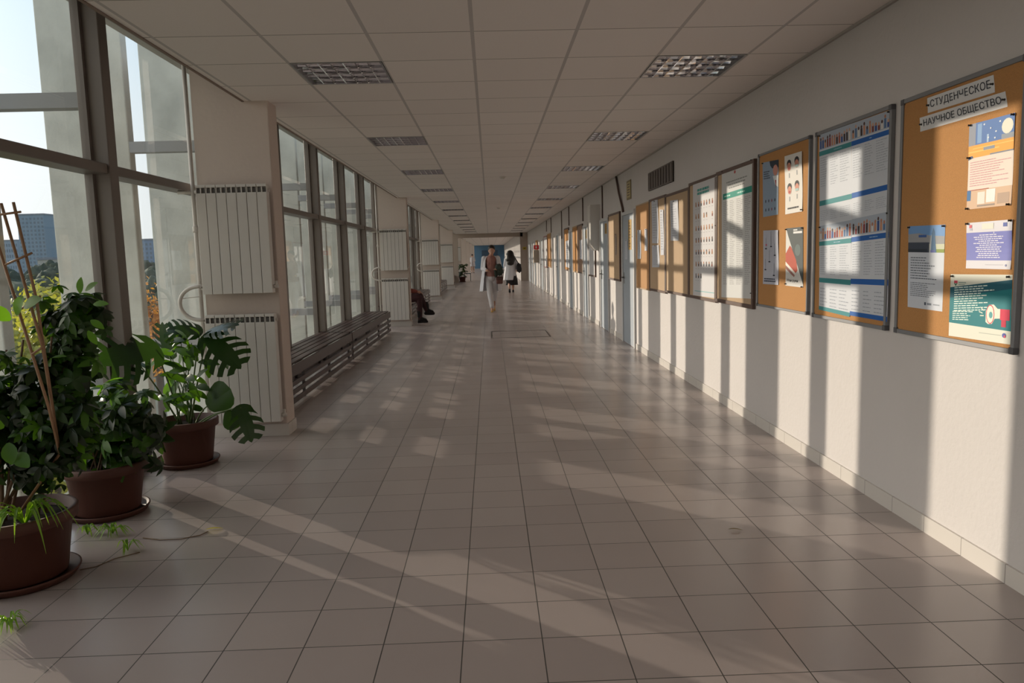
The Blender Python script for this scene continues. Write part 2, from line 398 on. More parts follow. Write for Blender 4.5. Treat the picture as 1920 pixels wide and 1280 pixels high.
def radiator(zb, h, label, loc):
    t = thing('radiator', label, 'radiator', loc, group='white sectional radiators on the pillars')
    sec = MB(); w = .08; n = 7; x0 = -n*w/2
    for i in range(n):
        a = x0+i*w
        sec.box((a+.0022, -.098, 0), (a+w-.0022, -.09, h-.065), M_rad, .002)
        sec.box((a+.0022, -.09, 0), (a+.006, -.02, h-.02), M_rad)
        sec.box((a+w-.006, -.09, 0), (a+w-.0022, -.02, h-.02), M_rad)
        sec.box((a+.0022, -.098, h-.022), (a+w-.0022, -.02, h), M_rad, .003)
        sec.box((a+.036, -.094, h-.066), (a+.044, -.03, h-.02), M_rad)
    sec.build('sections', t)
    core = MB().box((x0+.006, -.08, .01), (x0+n*w-.006, -.03, h-.03), M_radgap)
    core.build('core', t)
    for hz_ in (h-.05, .05): MB().tube([(x0-.02, -.055, hz_), (x0+n*w+.01, -.055, hz_)], .014, M_pipe).build('header_pipe', t, True)
    v = MB().tube([(x0+n*w, -.055, .05), (x0+n*w+.035, -.055, .05)], .016, M_rad).tube([(x0+n*w+.02, -.055, .05), (x0+n*w+.02, -.055, .095)], .011, M_rad)
    v.build('valve', t, True)
    for xx in (x0+.1, x0+n*w-.1): MB().box((xx-.01, -.03, h*.8), (xx+.01, 0, h*.8+.04), M_rad).build('wall_bracket', t)
    return t
first = None; PN = ['pillar beside the potted plants', 'second pillar', 'third pillar', 'fourth pillar', 'fifth pillar', 'sixth pillar', 'seventh pillar', 'eighth pillar']
for n, y in enumerate(PY[1:6]):
    xc = -2.035
    lu = 'upper white radiator hanging on the %s' % PN[n]; ll = 'lower white radiator near the floor on the %s' % PN[n]
    if first is None:
        ru = radiator(0, .865, lu, (xc, y-.014, 1.20)); rl = radiator(0, .89, ll, (xc, y-.014, .14)); first = 1
    else:
        dup(ru, (xc, y-.014, 1.20), lu); dup(rl, (xc, y-.014, .14), ll)
    # riser and connecting hose
    r = thing('riser_pipe', 'white vertical heating pipe at the left edge of the %s' % PN[n], 'pipe', (px0-.035, y-.0, 0), group='vertical heating pipes')
    MB().tube([(0, 0, 0), (0, 0, 3.2)], .017, M_pipe).build('pipe', r, True)
    MB().tube([(-.12, 0, 2.02), (.018, 0, 2.02)], .015, M_pipe).build('branch', r, True)
    MB().lathe([(.022, 0), (.024, .01), (.024, .04), (.022, .05)], M_pipe, 16, (0, 0, 1.70)).build('coupling', r, True)
    hpts = []
    for i in range(15):
        a = PI/2+PI*i/14; hpts.append((-.02+.155*math.cos(a), -.05, 1.13+.135*math.sin(a)))
    hpts = [(.005, -.05, 1.265)]+hpts+[(.005, -.05, .995)]
    hz = thing('connecting_hose', 'curved white hose joining the two radiators of the %s' % PN[n], 'hose', (px0, y-.03, 0), group='radiator connecting hoses')
    MB().tube([(p[0], p[1]+0, p[2]) for p in hpts], .016, M_pipe, 12).build('hose', hz, True)
    MB().tube([(-.16, -.05, 1.17), (.0, -.05, 1.185)], .004, M_pipe, 6).build('tie', hz)

# slatted benches under the glazing
def bench(label, x, y, L):
    t = thing('slatted_bench', label, 'bench', (x, y, 0), group='dark slatted benches along the windows')
    for i in range(5):
        a = -.47+i*.094
        MB().box((a, 0, .398), (a+.078, L, .42), M_bench, .004).build('seat_slat', t)
    for z0, z1 in ((.29, .405), (.195, .245), (.11, .158), (.02, .072)):
        MB().box((0, 0, z0), (.022, L, z1), M_bench, .004).build('front_slat', t)
    n = int(L/1.05)+1
    for i in range(n):
        yy = .12+i*(L-.24)/(n-1)
        MB().box((-.025, yy-.02, 0), (-.001, yy+.02, .398), M_post).box((-.44, yy-.02, 0), (-.41, yy+.02, .398), M_post).box((-.44, yy-.02, .37), (-.0, yy+.02, .397), M_post).build('post', t)
    return t
b1 = bench('dark brown slatted bench just behind the first pillar', -2.03, 6.60, 4.10)
bl = ['dark brown slatted bench ending at the second pillar', 'slatted bench just behind the second pillar, where a person sits', 'slatted bench ending at the third pillar',
      'slatted bench just behind the third pillar', 'slatted bench ending at the fourth pillar', 'slatted bench just behind the fourth pillar', 'slatted bench ending at the fifth pillar']
for i, l in enumerate(bl):
    j = i+1; dup(b1, (-2.03, 6.60+(j//2)*9.9+(j % 2)*4.16, 0), l)

# ------------------------------------------------------------------ ceiling lights
def ceiling_light(label, loc):
    t = thing('ceiling_light', label, 'ceiling light', loc, group='square louvred ceiling lights')
    hx, hy = CSX/2-.004, CSY/2-.004; d = .012
    fr = MB()
    for a, b_ in (((-hx, -hy), (hx, -hy+d)), ((-hx, hy-d), (hx, hy)), ((-hx, -hy+d), (-hx+d, hy-d)), ((hx-d, -hy+d), (hx, hy-d))):
        fr.box((a[0], a[1], -.003), (b_[0], b_[1], .09), M_alu)
    fr.build('frame', t)
    rf = MB()
    rf.box((-hx+d, -hy+d, .088), (hx-d, hy-d, .092), mat('white tray', (.5, .5, .5), .5)); rf.build('housing', t)
    lv = MB(); ix, iy = hx-d, hy-d
    for r in range(4):      # four mirror troughs, each a shallow parabola
        y0 = -iy+2*iy*r/4; y1 = y0+2*iy/4; n = 4
        vs = []; fs = []
        for q in range(n+1):
            s = q/n*2-1; yy = (y0+y1)/2+s*(y1-y0)/2*.96; z = .014+.012*(1-s*s)
            vs += [(-ix, yy, z), (ix, yy, z)]
        for q in range(n): fs.append((2*q, 2*q+1, 2*q+3, 2*q+2))
        lv.add(vs, fs, M_mirror)
    lv.build('reflector', t)
    bl_ = MB()
    for r in range(5): y = -iy+2*iy*r/4; bl_.box((-ix, y-.004, -.002), (ix, y+.004, .03), M_mirror)
    for c in range(1, 7): x = -ix+2*ix*c/7; bl_.add([(x-.004, -iy, 0), (x+.004, -iy, 0), (x+.004, iy, 0), (x-.004, iy, 0), (x, -iy, .03), (x, iy, .03)], [(3, 2, 1, 0), (0, 4, 5, 3), (1, 2, 5, 4)], M_mirror)
    bl_.build('louvre', t)
    return t
L0 = None
for c, side in ((-1.5, 'left'), (2.5, 'right')):
    x = CX+CSX*c
    for k in range(12):
        lab = 'square louvred ceiling light, %s from the camera in the %s row' % (ORD[k] if k else 'the one nearest', side)
        if k == 0: lab = 'large mirrored louvre ceiling light, nearest one of the %s row' % side
        loc = (x, CY+CSY*(1.5+5*k), H)
        if L0 is None: L0 = ceiling_light(lab, loc)
        else: dup(L0, loc, lab)
for i, (pp, lab) in enumerate((((942, 331), 'small round smoke detector on the ceiling, nearer one of two'), ((935, 389), 'small round smoke detector on the ceiling, farther one of two'))):
    p = on_z(pp[0], pp[1], H)
    t = thing('smoke_detector', lab, 'smoke detector', (p[0], p[1], H))
    MB().lathe([(.055, 0), (.055, -.012), (.05, -.016)], M_rad, 20).build('base', t, True)
    MB().lathe([(.04, -.016), (.036, -.035), (.02, -.04)], M_rad, 20).build('dome', t, True)

# ------------------------------------------------------------------ notice boards, papers, and the rest of the right wall
def lettering(text, uv, m, P, parent=None, name='lettering', bold=0.):
    """text laid out on a sheet: uv = (u0, v0, u1, v1), P maps (u, v, lift) to a local point"""
    cu = bpy.data.curves.new('t', 'FONT'); cu.body = text; cu.size = 1; cu.resolution_u = 3; cu.offset = bold
    o = bpy.data.objects.new('t', cu); C.objects.link(o)
    dg = bpy.context.evaluated_depsgraph_get(); dg.update()
    me = bpy.data.meshes.new_from_object(o.evaluated_get(dg)); vs = [v.co.copy() for v in me.vertices]; fs = [tuple(p.vertices) for p in me.polygons]
    bpy.data.objects.remove(o); bpy.data.curves.remove(cu); bpy.data.meshes.remove(me)
    if not vs: return None
    x0 = min(v.x for v in vs); x1 = max(v.x for v in vs); y0 = min(v.y for v in vs); y1 = max(v.y for v in vs)
    mb = MB(); mb.add([P(uv[0]+(v.x-x0)/(x1-x0)*(uv[2]-uv[0]), uv[1]+(v.y-y0)/(y1-y0)*(uv[3]-uv[1]), .0016) for v in vs], fs, m)
    return mb.build(name, parent)
def board(label, y0, y1, z0, z1, frame, panel, fw=.02, dep=.022, corner=False, name='notice_board', cat='notice board', group=None):
    """y1 = end farther from the camera (left in the photo)"""
    t = thing(name, label, cat, (W, y0, z0), 0, group); w = y1-y0; h = z1-z0
    for a, b_ in (((0, 0), (w, fw)), ((0, h-fw), (w, h)), ((0, fw), (fw, h-fw)), ((w-fw, fw), (w, h-fw))):
        MB().box((-dep, a[0], a[1]), (-.001, b_[0], b_[1]), frame, .003).build('frame_bar', t)
    if corner:
        for a in (0, w-fw-.006):
            for b_ in (0, h-fw-.006): MB().box((-dep-.003, a-.001, b_-.001), (-.001, a+fw+.007, b_+fw+.007), M_postgrey, .004).build('corner_cap', t)
    MB().box((-dep+.008, fw, fw), (-.001, w-fw, h-fw), panel).build('panel', t)
    return t
M_postgrey = mat('dark grey plastic', (.09, .09, .10), .5)
M_greyframe = mat('grey aluminium frame', (.22, .225, .24), .45, metal=.3)
XS = W-.0175                      # sheets lie on the board panels
class Sheet:
    def __init__(s, name, label, cat, corners, X=XS, base='paper', group=None, curl=.004, pins=True):
        """corners in the photo: top left, top right, bottom right, bottom left, measured on the board's plane"""
        P4 = [Vector(on_x(p[0], p[1], X)) for p in corners]
        s.o = P4[3]; s.X = X; s.tl, s.tr, s.br, s.bl = [p-s.o for p in P4]; s.curl = curl
        s.t = thing(name, label, cat, s.o, 0, group); s.mb = MB(); s.pins = pins
        m = M_paper if base == 'paper' else ink(base); n = 8; vs = []; fs = []
        for i in range(n+1):
            for j in range(n+1): vs.append(s.P(j/n, i/n, 0))
        for i in range(n):
            for j in range(n): a = i*(n+1)+j; fs.append((a, a+1, a+n+2, a+n+1))
        s.mb.add(vs, fs, m)
    def P(s, u, v, lift=.0008):
        p = (s.bl*(1-u)+s.br*u)*(1-v)+(s.tl*(1-u)+s.tr*u)*v
        b = s.curl*(.5+.5*math.cos(5.5*v+1.3))*(1.2 if u > .5 else .8)
        return Vector((p.x-.0008-lift-b, p.y, p.z))
    def rect(s, u0, v0, u1, v1, c, lift=.0006):
        n = max(1, int((v1-v0)*8+.5)); m = max(1, int((u1-u0)*4+.5)); vs = []; fs = []
        for i in range(n+1):
            for j in range(m+1): vs.append(s.P(u0+(u1-u0)*j/m, v0+(v1-v0)*i/n, lift))
        for i in range(n):
            for j in range(m): a = i*(m+1)+j; fs.append((a, a+1, a+m+2, a+m+1))
        s.mb.add(vs, fs, ink(c)); return s
    def poly(s, pts, c, lift=.001): s.mb.add([s.P(u, v, lift) for u, v in pts], [tuple(range(len(pts)))], ink(c)); return s
    def disc(s, u, v, ru, rv, c, lift=.001, n=14): return s.poly([(u+ru*math.cos(2*PI*i/n), v+rv*math.sin(2*PI*i/n)) for i in range(n)], c, lift)
    def lines(s, u0, v0, u1, v1, n, c, rnd, fill=.45, center=False, skew=0.):
        """rows of small print too fine to read: broken strokes"""
        for i in range(n):
            vv = v1-(i+.5)*(v1-v0)/n; hh = (v1-v0)/n*fill/2; ln = rnd.uniform(.55, 1)*(u1-u0); a = (u0+u1-ln)/2 if center else u0
            x = a
            while x < a+ln-.01:
                w = rnd.uniform(.03, .09); e = min(a+ln, x+w)
                s.mb.add([s.P(x, vv-hh+skew*(x-u0), .0009), s.P(e, vv-hh+skew*(e-u0), .0009), s.P(e, vv+hh+skew*(e-u0), .0009), s.P(x, vv+hh+skew*(x-u0), .0009)], [(0, 1, 2, 3)], ink(c)); x = e+.012
        return s
    def text(s, txt, uv, c, bold=.01): s.tx = (txt, uv, c, bold); s.texts = getattr(s, 'texts', [])+[s.tx]; return s
    def done(s, pins=None):
        s.mb.build('paper_sheet', s.t)
        for txt, uv, c, bold in getattr(s, 'texts', []): lettering(txt, uv, ink(c), s.P, s.t, bold=bold)
        if pins is None: pins = [(.03, .985), (.97, .985), (.03, .015), (.97, .015)] if s.pins else []
        for u, v in pins:
            p = s.P(u, v, 0); MB().lathe([(.0, 0), (.0055, .0), (.004, .004), (.0035, .008), (.005, .011), (0, .0125)], M_black, 10).build('push_pin', s.t, True, loc=p)
            q = s.t.children[-1] if False else [c for c in s.t.children][-1]; q.rotation_euler = (0, -PI/2, 0)
        return s.t
R = random.Random(3)
# boards
board('large grey framed cork board, nearest the camera, headed with two taped strips', 2.985, 3.90, .985, 2.185, M_greyframe, M_cork, .022, .026, True)
board('grey framed board filled with tall blue and green banded timetables', 3.99, 4.92, .985, 2.185, M_greyframe, M_cork, .022, .026, True)
board('grey framed cork board with four small medical posters', 5.01, 5.97, .99, 2.185, M_greyframe, M_cork, .018, .024, True)
board('brown framed board covered by a poster with a green table heading', 6.05, 7.06, .955, 2.165, M_brownframe, M_felt, .035, .03)
board('brown framed board covered by a poster of rows of tiny portraits', 7.065, 8.03, .945, 2.155, M_brownframe, M_felt, .03, .03)
board('brown framed beige felt board with a single sheet near its top', 8.035, 9.10, .945, 2.12, M_brownframe, M_felt, .03, .03)
board('brown framed beige felt board with three narrow sheets', 9.11, 10.04, .93, 2.13, M_brownframe, M_felt, .03, .03)
board('frameless looking orange cork board right beside the nearest door', 10.05, 10.98, .92, 2.12, M_felt, cork_material('light orange cork', (.50, .28, .13, 1)), .02, .02)
# nearest board
for txt, cor, lab in (('СТУДЕНЧЕСКОЕ', [(1739, 184), (1864, 140), (1866, 173), (1740, 212)], 'upper white paper strip of the cork board heading, reading СТУДЕНЧЕСКОЕ'),
                      ('НАУЧНОЕ ОБЩЕСТВО', [(1725, 221), (1886, 171), (1890, 200), (1726, 247)], 'lower white paper strip of the cork board heading, reading НАУЧНОЕ ОБЩЕСТВО')):
    s = Sheet('heading_strip', lab, 'sign', cor, curl=.001, group='heading strips'); s.text(txt, (.05, .22, .95, .80), '3a3f4a', .004)
    s.done([(.02, .5), (.98, .5)])
s = Sheet('poster', 'tall poster with a starry blue top, orange band and pink print', 'poster', [(1819, 234), (1905, 211), (1897, 384), (1813, 393)], base='e8dcd2', curl=.002)
s.rect(0, .74, 1, 1, '4a76b8').rect(0, .74, .16, 1, '8c93a4', .0008).rect(.2, .76, .3, .98, '7fa6d6', .0008).disc(.86, .88, .12, .085, 'e6e6d8').rect(.74, .74, 1, .80, '8e98a6', .0008)
for q in ((.35, .96), (.5, .9), (.62, .85), (.7, .95), (.6, .78), (.45, .8)): s.disc(q[0], q[1], .018, .01, 'dfe8f4')
s.rect(.42, .75, .46, .84, 'a9c6e6', .0009)
s.rect(0, .60, 1, .745, 'f2a93c', .0008).rect(.0, .66, .7, .675, 'f6c766', .001).rect(.1, .70, 1, .71, 'f6c766', .001).rect(.35, .665, .6, .70, '8a93a0', .0011).rect(.5, .60, 1, .615, '7d8797', .0011).poly([(0, .58), (.12, .60), (.1, .625), (0, .62)], '3d4f78', .0012)
s.lines(.05, .26, .95, .56, 11, 'd79aa4', R, .3)
s.rect(0, 0, 1, .22, 'd9b89c').rect(0, .215, .5, .225, 'b05a44', .001).rect(0, .10, .09, .22, '2f6fa8', .001).rect(.25, .05, .42, .19, 'e9e4dc', .001).rect(.45, .06, .65, .21, 'f2eeee', .001).rect(.7, .03, .95, .15, 'b99f8c', .001).rect(.25, .02, .65, .04, '9b8d84', .001)
s.done([(.03, .99), (.97, .985), (.03, .01), (.95, .01), (.02, .61)])
s = Sheet('poster', 'white notice with a photo of a statue before a long building', 'poster', [(1704, 424), (1773, 421), (1767, 584), (1702, 575)], base='cfd6e2', curl=0.)
s.rect(0, .68, 1, 1, '6f9bd0').poly([(0, .90), (.3, .91), (.62, .88), (1, .87), (1, .78), (0, .78)], '9a9da2', .0008).rect(0, .68, .6, .80, '3d4757', .0009).rect(.3, .86, .52, .89, '3a5fa0', .001)
s.rect(.0, .68, .55, .72, '2b3340', .001).rect(.6, .70, 1, .78, 'c9cdb4', .001).rect(.78, .68, 1, .72, '8a9c4e', .0011)
s.poly([(.62, .68), (.80, .68), (.76, .82), (.74, .92), (.70, .97), (.66, .9), (.64, .8)], '54789c', .0013).poly([(.60, .68), (.65, .68), (.665, .9), (.64, .86)], 'b8c2cc', .0014).rect(.64, .68, .76, .71, '6670b0', .0015)
s.lines(.08, .35, .85, .63, 9, '565f70', R, .32); s.lines(.08, .14, .85, .32, 8, '565f70', R, .32)
s.rect(.5, .05, .55, .085, '4a5668', .001).rect(.58, .055, .7, .08, '7f8896', .001).rect(.75, .06, .92, .075, '9aa2ae', .001)
s.done([(.97, .985), (.03, .985)])
s = Sheet('poster', 'white square notice with a violet block of centred text', 'poster', [(1814, 418), (1901, 411), (1896, 505), (1812, 503)], base='dcdce6')
s.rect(0, .18, 1, .78, '7a80c8').lines(.16, .22, .84, .74, 12, 'e6e6f4', R, .42, True)
s.rect(.07, .88, .13, .95, 'd46070', .001).rect(.08, .83, .14, .87, 'b4b8c8', .001).rect(.36, .84, .62, .96, 'e6e4da', .001).rect(.82, .87, .9, .95, '5a6ab0', .001).rect(.45, .085, .85, .095, 'b0b0bc', .001).disc(.90, .08, .02, .025, '8a90b8')
s.done([(.03, .98), (.97, .98)])
s = Sheet('poster', 'teal poster with slanted white text and a red and white megaphone', 'poster', [(1783, 514), (1899, 515), (1895, 646), (1779, 629)], base='e2e4d8', curl=0.)
s.poly([(0, .22), (1, .19), (1, .93), (0, .79)], '1f7f88', .0006).poly([(0, .62), (1, .80), (1, .93), (0, .79)], '1a5f72', .0008)
s.lines(.08, .40, .75, .80, 11, 'dfeee6', R, .42, False, .10); s.lines(.06, .26, .50, .42, 5, 'dfeee6', R, .42, False, .06)
s.poly([(.62, .29), (.66, .26), (.72, .27), (.76, .35), (.92, .37), (.92, .50), (.80, .50), (.74, .56), (.67, .55), (.62, .45)], 'ecebdc', .0012)
s.disc(.69, .41, .065, .145, 'd64a60', .0014).disc(.69, .41, .055, .13, 'f0eee0', .0016).disc(.70, .40, .028, .05, '5fa8ac', .0018)
s.rect(.84, .34, .98, .50, 'd63a58', .0014).rect(.86, .24, .93, .34, 'c83250', .0014)
for q in ((.53, .50), (.51, .43), (.53, .37)): s.poly([(q[0], q[1]), (q[0]+.06, q[1]-.02+(q[1]-.43)*-.4), (q[0]+.06, q[1]-.005+(q[1]-.43)*-.4), (q[0], q[1]+.015)], 'e4ecdc', .0012)
s.rect(.07, .86, .13, .90, 'd64a60', .001).poly([(.07, .86), (.10, .81), (.13, .86), (.115, .86), (.10, .84), (.085, .86)], '2a6f5a', .0012).rect(.15, .86, .28, .88, '9fb0a8', .001).rect(.15, .83, .26, .845, '9fb0a8', .001)
s.rect(.52, .11, .86, .12, 'b8bcb4', .001).disc(.905, .12, .03, .035, '5a64b0').disc(.915, .105, .015, .02, 'd65a70', .0014)
s.done([(.04, .97), (.95, .97)])
# timetable board: four tall sheets, two by two
rows = [[(1537, 253), (1597, 232), (1598, 412), (1537, 424)], [(1597, 232), (1671, 206), (1669, 396), (1598, 411)],
        [(1537, 424), (1598, 412), (1594, 594), (1536, 580)], [(1598, 411), (1669, 396), (1664, 603), (1594, 591)]]
names = ['upper left timetable sheet with a photo strip and green bands', 'upper right timetable sheet with a photo strip and blue bands', 'lower left timetable sheet with a photo strip and green bands', 'lower right timetable sheet with a photo strip and blue bands']
for i, cor in enumerate(rows):
    s = Sheet('timetable', names[i], 'poster', cor, base='ccd2dc', curl=.002, group='timetable sheets'); band = ['3a8a90', '1d5fae'][i % 2]
    s.rect(0, .83, 1, 1, 'a9b4c4')
    for k in range(13):
        u = .03+.075*k; hgt = R.uniform(.08, .15); col = R.choice(['7a3a34', 'a8553c', '2a4a8c', '3a2a2a', 'c48a6a', '52729e', '8c2f34', 'd8d4d0'])
        s.rect(u, .84, u+.05, .84+hgt*.65, col, .0008).disc(u+.025, .84+hgt*.78, .022, .018, R.choice(['caa088', '4a2f2a', 'b07a60']), .001)
    s.rect(0, .765, 1, .815, band, .001).lines(.06, .78, .94, .80, 1, '9fc0da', R, .4)
    s.lines(.04, .42, .30, .75, 13, '9aa3b2', R, .22).lines(.36, .42, .60, .75, 13, '9aa3b2', R, .22).lines(.66, .42, .96, .75, 13, '9aa3b2', R, .22)
    s.rect(0, .33, 1, .385, band, .001) if i > 1 else s.rect(0, .22, 1, .275, band, .001)
    lo = .28 if i > 1 else .17
    s.lines(.04, .05, .30, lo, 6, '9aa3b2', R, .22).lines(.36, .05, .60, lo, 6, '9aa3b2', R, .22).lines(.66, .05, .96, lo, 6, '9aa3b2', R, .22)
    if i > 1: s.rect(0, 0, 1, .045, band, .001)
    s.done([(.03, .985)] if i % 2 == 0 else [(.97, .985)])
# cork board with four small posters
s = Sheet('poster', 'pale blue leaflet of a dark haired man, upper left on the cork board', 'poster', [(1430, 305), (1460, 299), (1459, 402), (1431, 407)], base='8fa3ba', curl=0.)
s.poly([(.45, 1), (1, 1), (1, .86), (.62, .86), (.5, .92)], '23303f', .0008).disc(.82, .82, .15, .10, 'c98e80', .001).poly([(.66, .72), (1, .72), (1, .5), (.8, .56)], 'e2e6ea', .001).poly([(.80, .64), (.88, .64), (.86, .5)], 'b03040', .0012)
s.lines(.08, .68, .5, .84, 4, '3f4a5c', R, .5)
for k in range(8): s.disc(.2+.2*(k % 4), .28-.16*(k//4), .035, .03, R.choice(['4a5668', '8a4a5a', '3a4454']))
s.done([(.03, .985)])
s = Sheet('poster', 'white leaflet with four masked faces, upper right on the cork board', 'poster', [(1472, 293), (1505, 283), (1505, 396), (1473, 402)], base='dedcd8')
for a, b_ in ((.27, .80), (.72, .82), (.27, .40), (.70, .42)):
    s.disc(a, b_+.05, .13, .07, '2a2a2e').disc(a, b_, .11, .07, 'cf8f7c', .0012).rect(a-.09, b_-.06, a+.09, b_-.015, 'a8c4c4', .0014) if a > .5 else s.disc(a, b_+.05, .13, .07, '2a2a2e').disc(a, b_, .11, .07, 'cf8f7c', .0012).disc(a, b_-.03, .06, .02, 'b04848', .0014)
    s.rect(a-.03, b_-.19, a+.03, b_-.11, '9a9ea2')
s.lines(.15, .07, .85, .11, 1, '3a3a3e', R, .7); s.done([(.97, .03)])
s = Sheet('poster', 'lilac leaflet of long stemmed symbols, lower left on the cork board', 'poster', [(1432, 432), (1460, 431), (1460, 534), (1431, 532)], base='b9bdcc')
for a, b_, h in ((.2, .66, .2), (.55, .70, .28), (.78, .54, .22), (.42, .42, .22), (.16, .27, .2), (.72, .17, .22)):
    s.rect(a-.008, b_, a+.008, b_+h, '6a6f80', .001).disc(a, b_, .07, .013, '23283a', .0012)
s.disc(.22, .73, .05, .018, 'c04a68', .0012); s.lines(.08, .04, .85, .12, 2, '3a4258', R, .6); s.done([])
s = Sheet('poster', 'grey leaflet with a red wedge and black lettering, lower right on the cork board', 'poster', [(1474, 428), (1506, 425), (1506, 539), (1473, 535)], base='d8d8d6', curl=0.)
s.poly([(.02, 1), (1, 1), (1, .05), (.7, .35), (.15, .86)], '4a5254', .0008).poly([(.35, .66), (.62, .45), (.70, .28), (.6, .23), (0, .42), (0, .56), (.25, .70)], 'b8503c', .001).poly([(0, .42), (.6, .23), (.58, .20), (0, .36)], 'ece4dc', .0012).poly([(0, .36), (.55, .19), (.5, .16), (0, .3)], '9a6a62', .0012)
s.rect(.45, .90, .95, .935, 'e4e4e4', .001).rect(.45, .95, .68, .97, 'e4e4e4', .001).disc(.7, .62, .16, .10, '5f6e70', .001)
s.text('Мои руки', (.08, .065, .72, .125), '23252a', .01); s.done([(.03, .98), (.97, .98), (.03, .03), (.95, .01)])
# tall posters in brown frames
s = Sheet('poster', 'tall white poster with a green table heading, filling its brown frame', 'poster', [(1354, 319), (1413, 296), (1412, 560), (1353, 557)], X=W-.024, base='cdcfd0', curl=.003, group='tall posters')
s.rect(.05, .765, .97, .81, '0f8f80', .0008).lines(.1, .775, .9, .80, 1, 'b8e0d8', R, .4)
s.lines(.15, .83, .85, .90, 3, '7a8080', R, .3, True).disc(.45, .95, .03, .012, 'c05a5a')
for u0, u1 in ((.06, .24), (.28, .46), (.50, .72), (.76, .94)): s.lines(u0, .10, u1, .75, 46, '9a9a9e', R, .3)
s.done([(.03, .985), (.96, .99), (.96, .04)])
s = Sheet('poster', 'tall white poster covered in rows of tiny portraits under green lettering', 'poster', [(1300, 345), (1346, 329), (1342, 559), (1300, 553)], X=W-.024, base='d0d0d4', curl=.004, group='tall posters')
s.lines(.2, .885, .85, .945, 2, '3f9a94', R, .7)
for r in range(7):
    for c in range(7):
        if r == 1 and c in (2, 5): continue
        if r == 6 and c > 2: continue
        u = .14+.115*c; v = .80-.105*r
        s.rect(u-.02, v-.012, u+.025, v+.012, R.choice(['5a3a34', '8a4a3c', '4a4a58', 'a8744c', '2f2f38']), .001).disc(u, v+.02, .02, .011, R.choice(['c89878', '5a4038', 'b07858']), .0012)
        s.rect(u-.03, v-.035, u+.03, v-.03, 'b4b4ba', .001)
s.rect(.08, .04, .95, .045, '5fb0b4', .001); s.done([(.97, .6)])
# single sheets on the felt boards
def plain(label, cor, base='c4c8d2', n=14, X=W-.0235, name='paper_notice'):
    s = Sheet(name, label, 'paper notice', cor, X=X, base=base, curl=.005, group='small paper notices')
    s.lines(.12, .1, .88, .92, n, '9aa0ae', R, .25); s.done([(.5, .97)])
plain('white sheet pinned alone near the top of the beige felt board', [(1257, 376), (1272, 374), (1273, 451), (1258, 451)])
plain('long white sheet at the upper left of the board with three sheets', [(1222, 376), (1234, 374), (1235, 456), (1223, 456)])
plain('white sheet under the long one on the board with three sheets', [(1223, 460), (1236, 459), (1237, 501), (1223, 501)])
plain('narrow white sheet at the right of the board with three sheets', [(1237.5, 393), (1244.5, 393), (1245.5, 478), (1239, 478)])
plain('white sheet at the left edge of the orange cork board by the door', [(1195.5, 431), (1202, 431), (1202, 485), (1195.5, 485)], X=W-.0145)
plain('narrow white sheet near the right of the orange cork board by the door', [(1209, 429), (1214.5, 429), (1214.5, 470), (1209, 470)], X=W-.0145)
plain('white sheet stuck on the nearest door left of the yellow sign', [(1172.3, 450), (1177, 450), (1177, 486), (1172.3, 486)], X=W-.0135)
plain('small white sheet stuck on the nearest door right of the yellow sign', [(1185, 443), (1188.5, 443), (1188.5, 467), (1185, 467)], X=W-.0135)
def yellow_sign(label, cor, X=W-.0135, nm='door_sign'):
    s = Sheet(nm, label, 'sign', cor, X=X, base='b8903a', curl=0, group='yellow door signs'); s.lines(.2, .06, .8, .94, 9, '6a4f20', R, .6); s.done([])
yellow_sign('tall narrow yellow sign on the nearest grey door', [(1178, 412), (1184, 411), (1184, 468), (1178.5, 468)])
yellow_sign('yellow sign on the second grey door', [(1134, 419), (1139, 418), (1139, 438), (1134, 438)])
yellow_sign('yellow sign on the third grey door, beyond the white wall box', [(1098, 431), (1102, 430), (1102, 447), (1098, 447)])
# vent grille, framed plate, cables, white box
t = thing('vent_grille', 'brown slatted ventilation grille high on the right wall', 'vent', (W, 8.77, 2.25))
M_vent = mat('brown grey vent metal', (.11, .09, .08), .5)
MB().box((-.012, 0, 0), (-.001, 1.33, .235), M_post).build('backing', t)
fb = MB().box((-.022, 0, 0), (-.001, 1.33, .015), M_vent).box((-.022, 0, .22), (-.001, 1.33, .235), M_vent).box((-.022, 0, .015), (-.001, .015, .22), M_vent).box((-.022, 1.315, .015), (-.001, 1.33, .22), M_vent); fb.build('frame', t)
for i in range(9): MB().box((-.02, .04+.145*i, .015), (-.012, .04+.145*i+.095, .22), M_vent).build('slat', t)
t = thing('room_plate', 'small framed yellow plate on the wall above the nearest door', 'sign', (W, 11.40, 2.25))
MB().box((-.012, 0, 0), (-.001, .34, .29), mat('dull brass frame', (.25, .19, .09), .5), .003).build('frame', t)
MB().box((-.014, .03, .03), (-.012, .31, .26), mat('yellowed card', (.50, .40, .20), .6)).build('card', t)
pm = MB()
for i in range(5): pm.box((-.0148, .08, .06+.04*i), (-.014, .26, .075+.04*i), mat('dark print', (.12, .09, .06), .6))
pm.build('print', t)
p0 = on_x(1155, 335, W-.02); p1_ = on_x(1168, 397, W-.02)
t = thing('hanging_cable', 'dark cable slanting from the ceiling to the nearest door frame', 'cable', (W-.02, p1_[1], p1_[2]))
MB().tube([(0, p0[1]-p1_[1], H-p1_[2]-.02), (-.01, (p0[1]-p1_[1])*.5, (H-p1_[2])*.52), (0, .03, .05), (0, 0, 0)], .018, mat('brown cable', (.10, .06, .05), .6), 8).build('cable', t, True)
t = thing('wall_cabinet', 'tall white box cabinet sticking out from the wall beyond the second door', 'cabinet', (W, 14.62, 1.50))
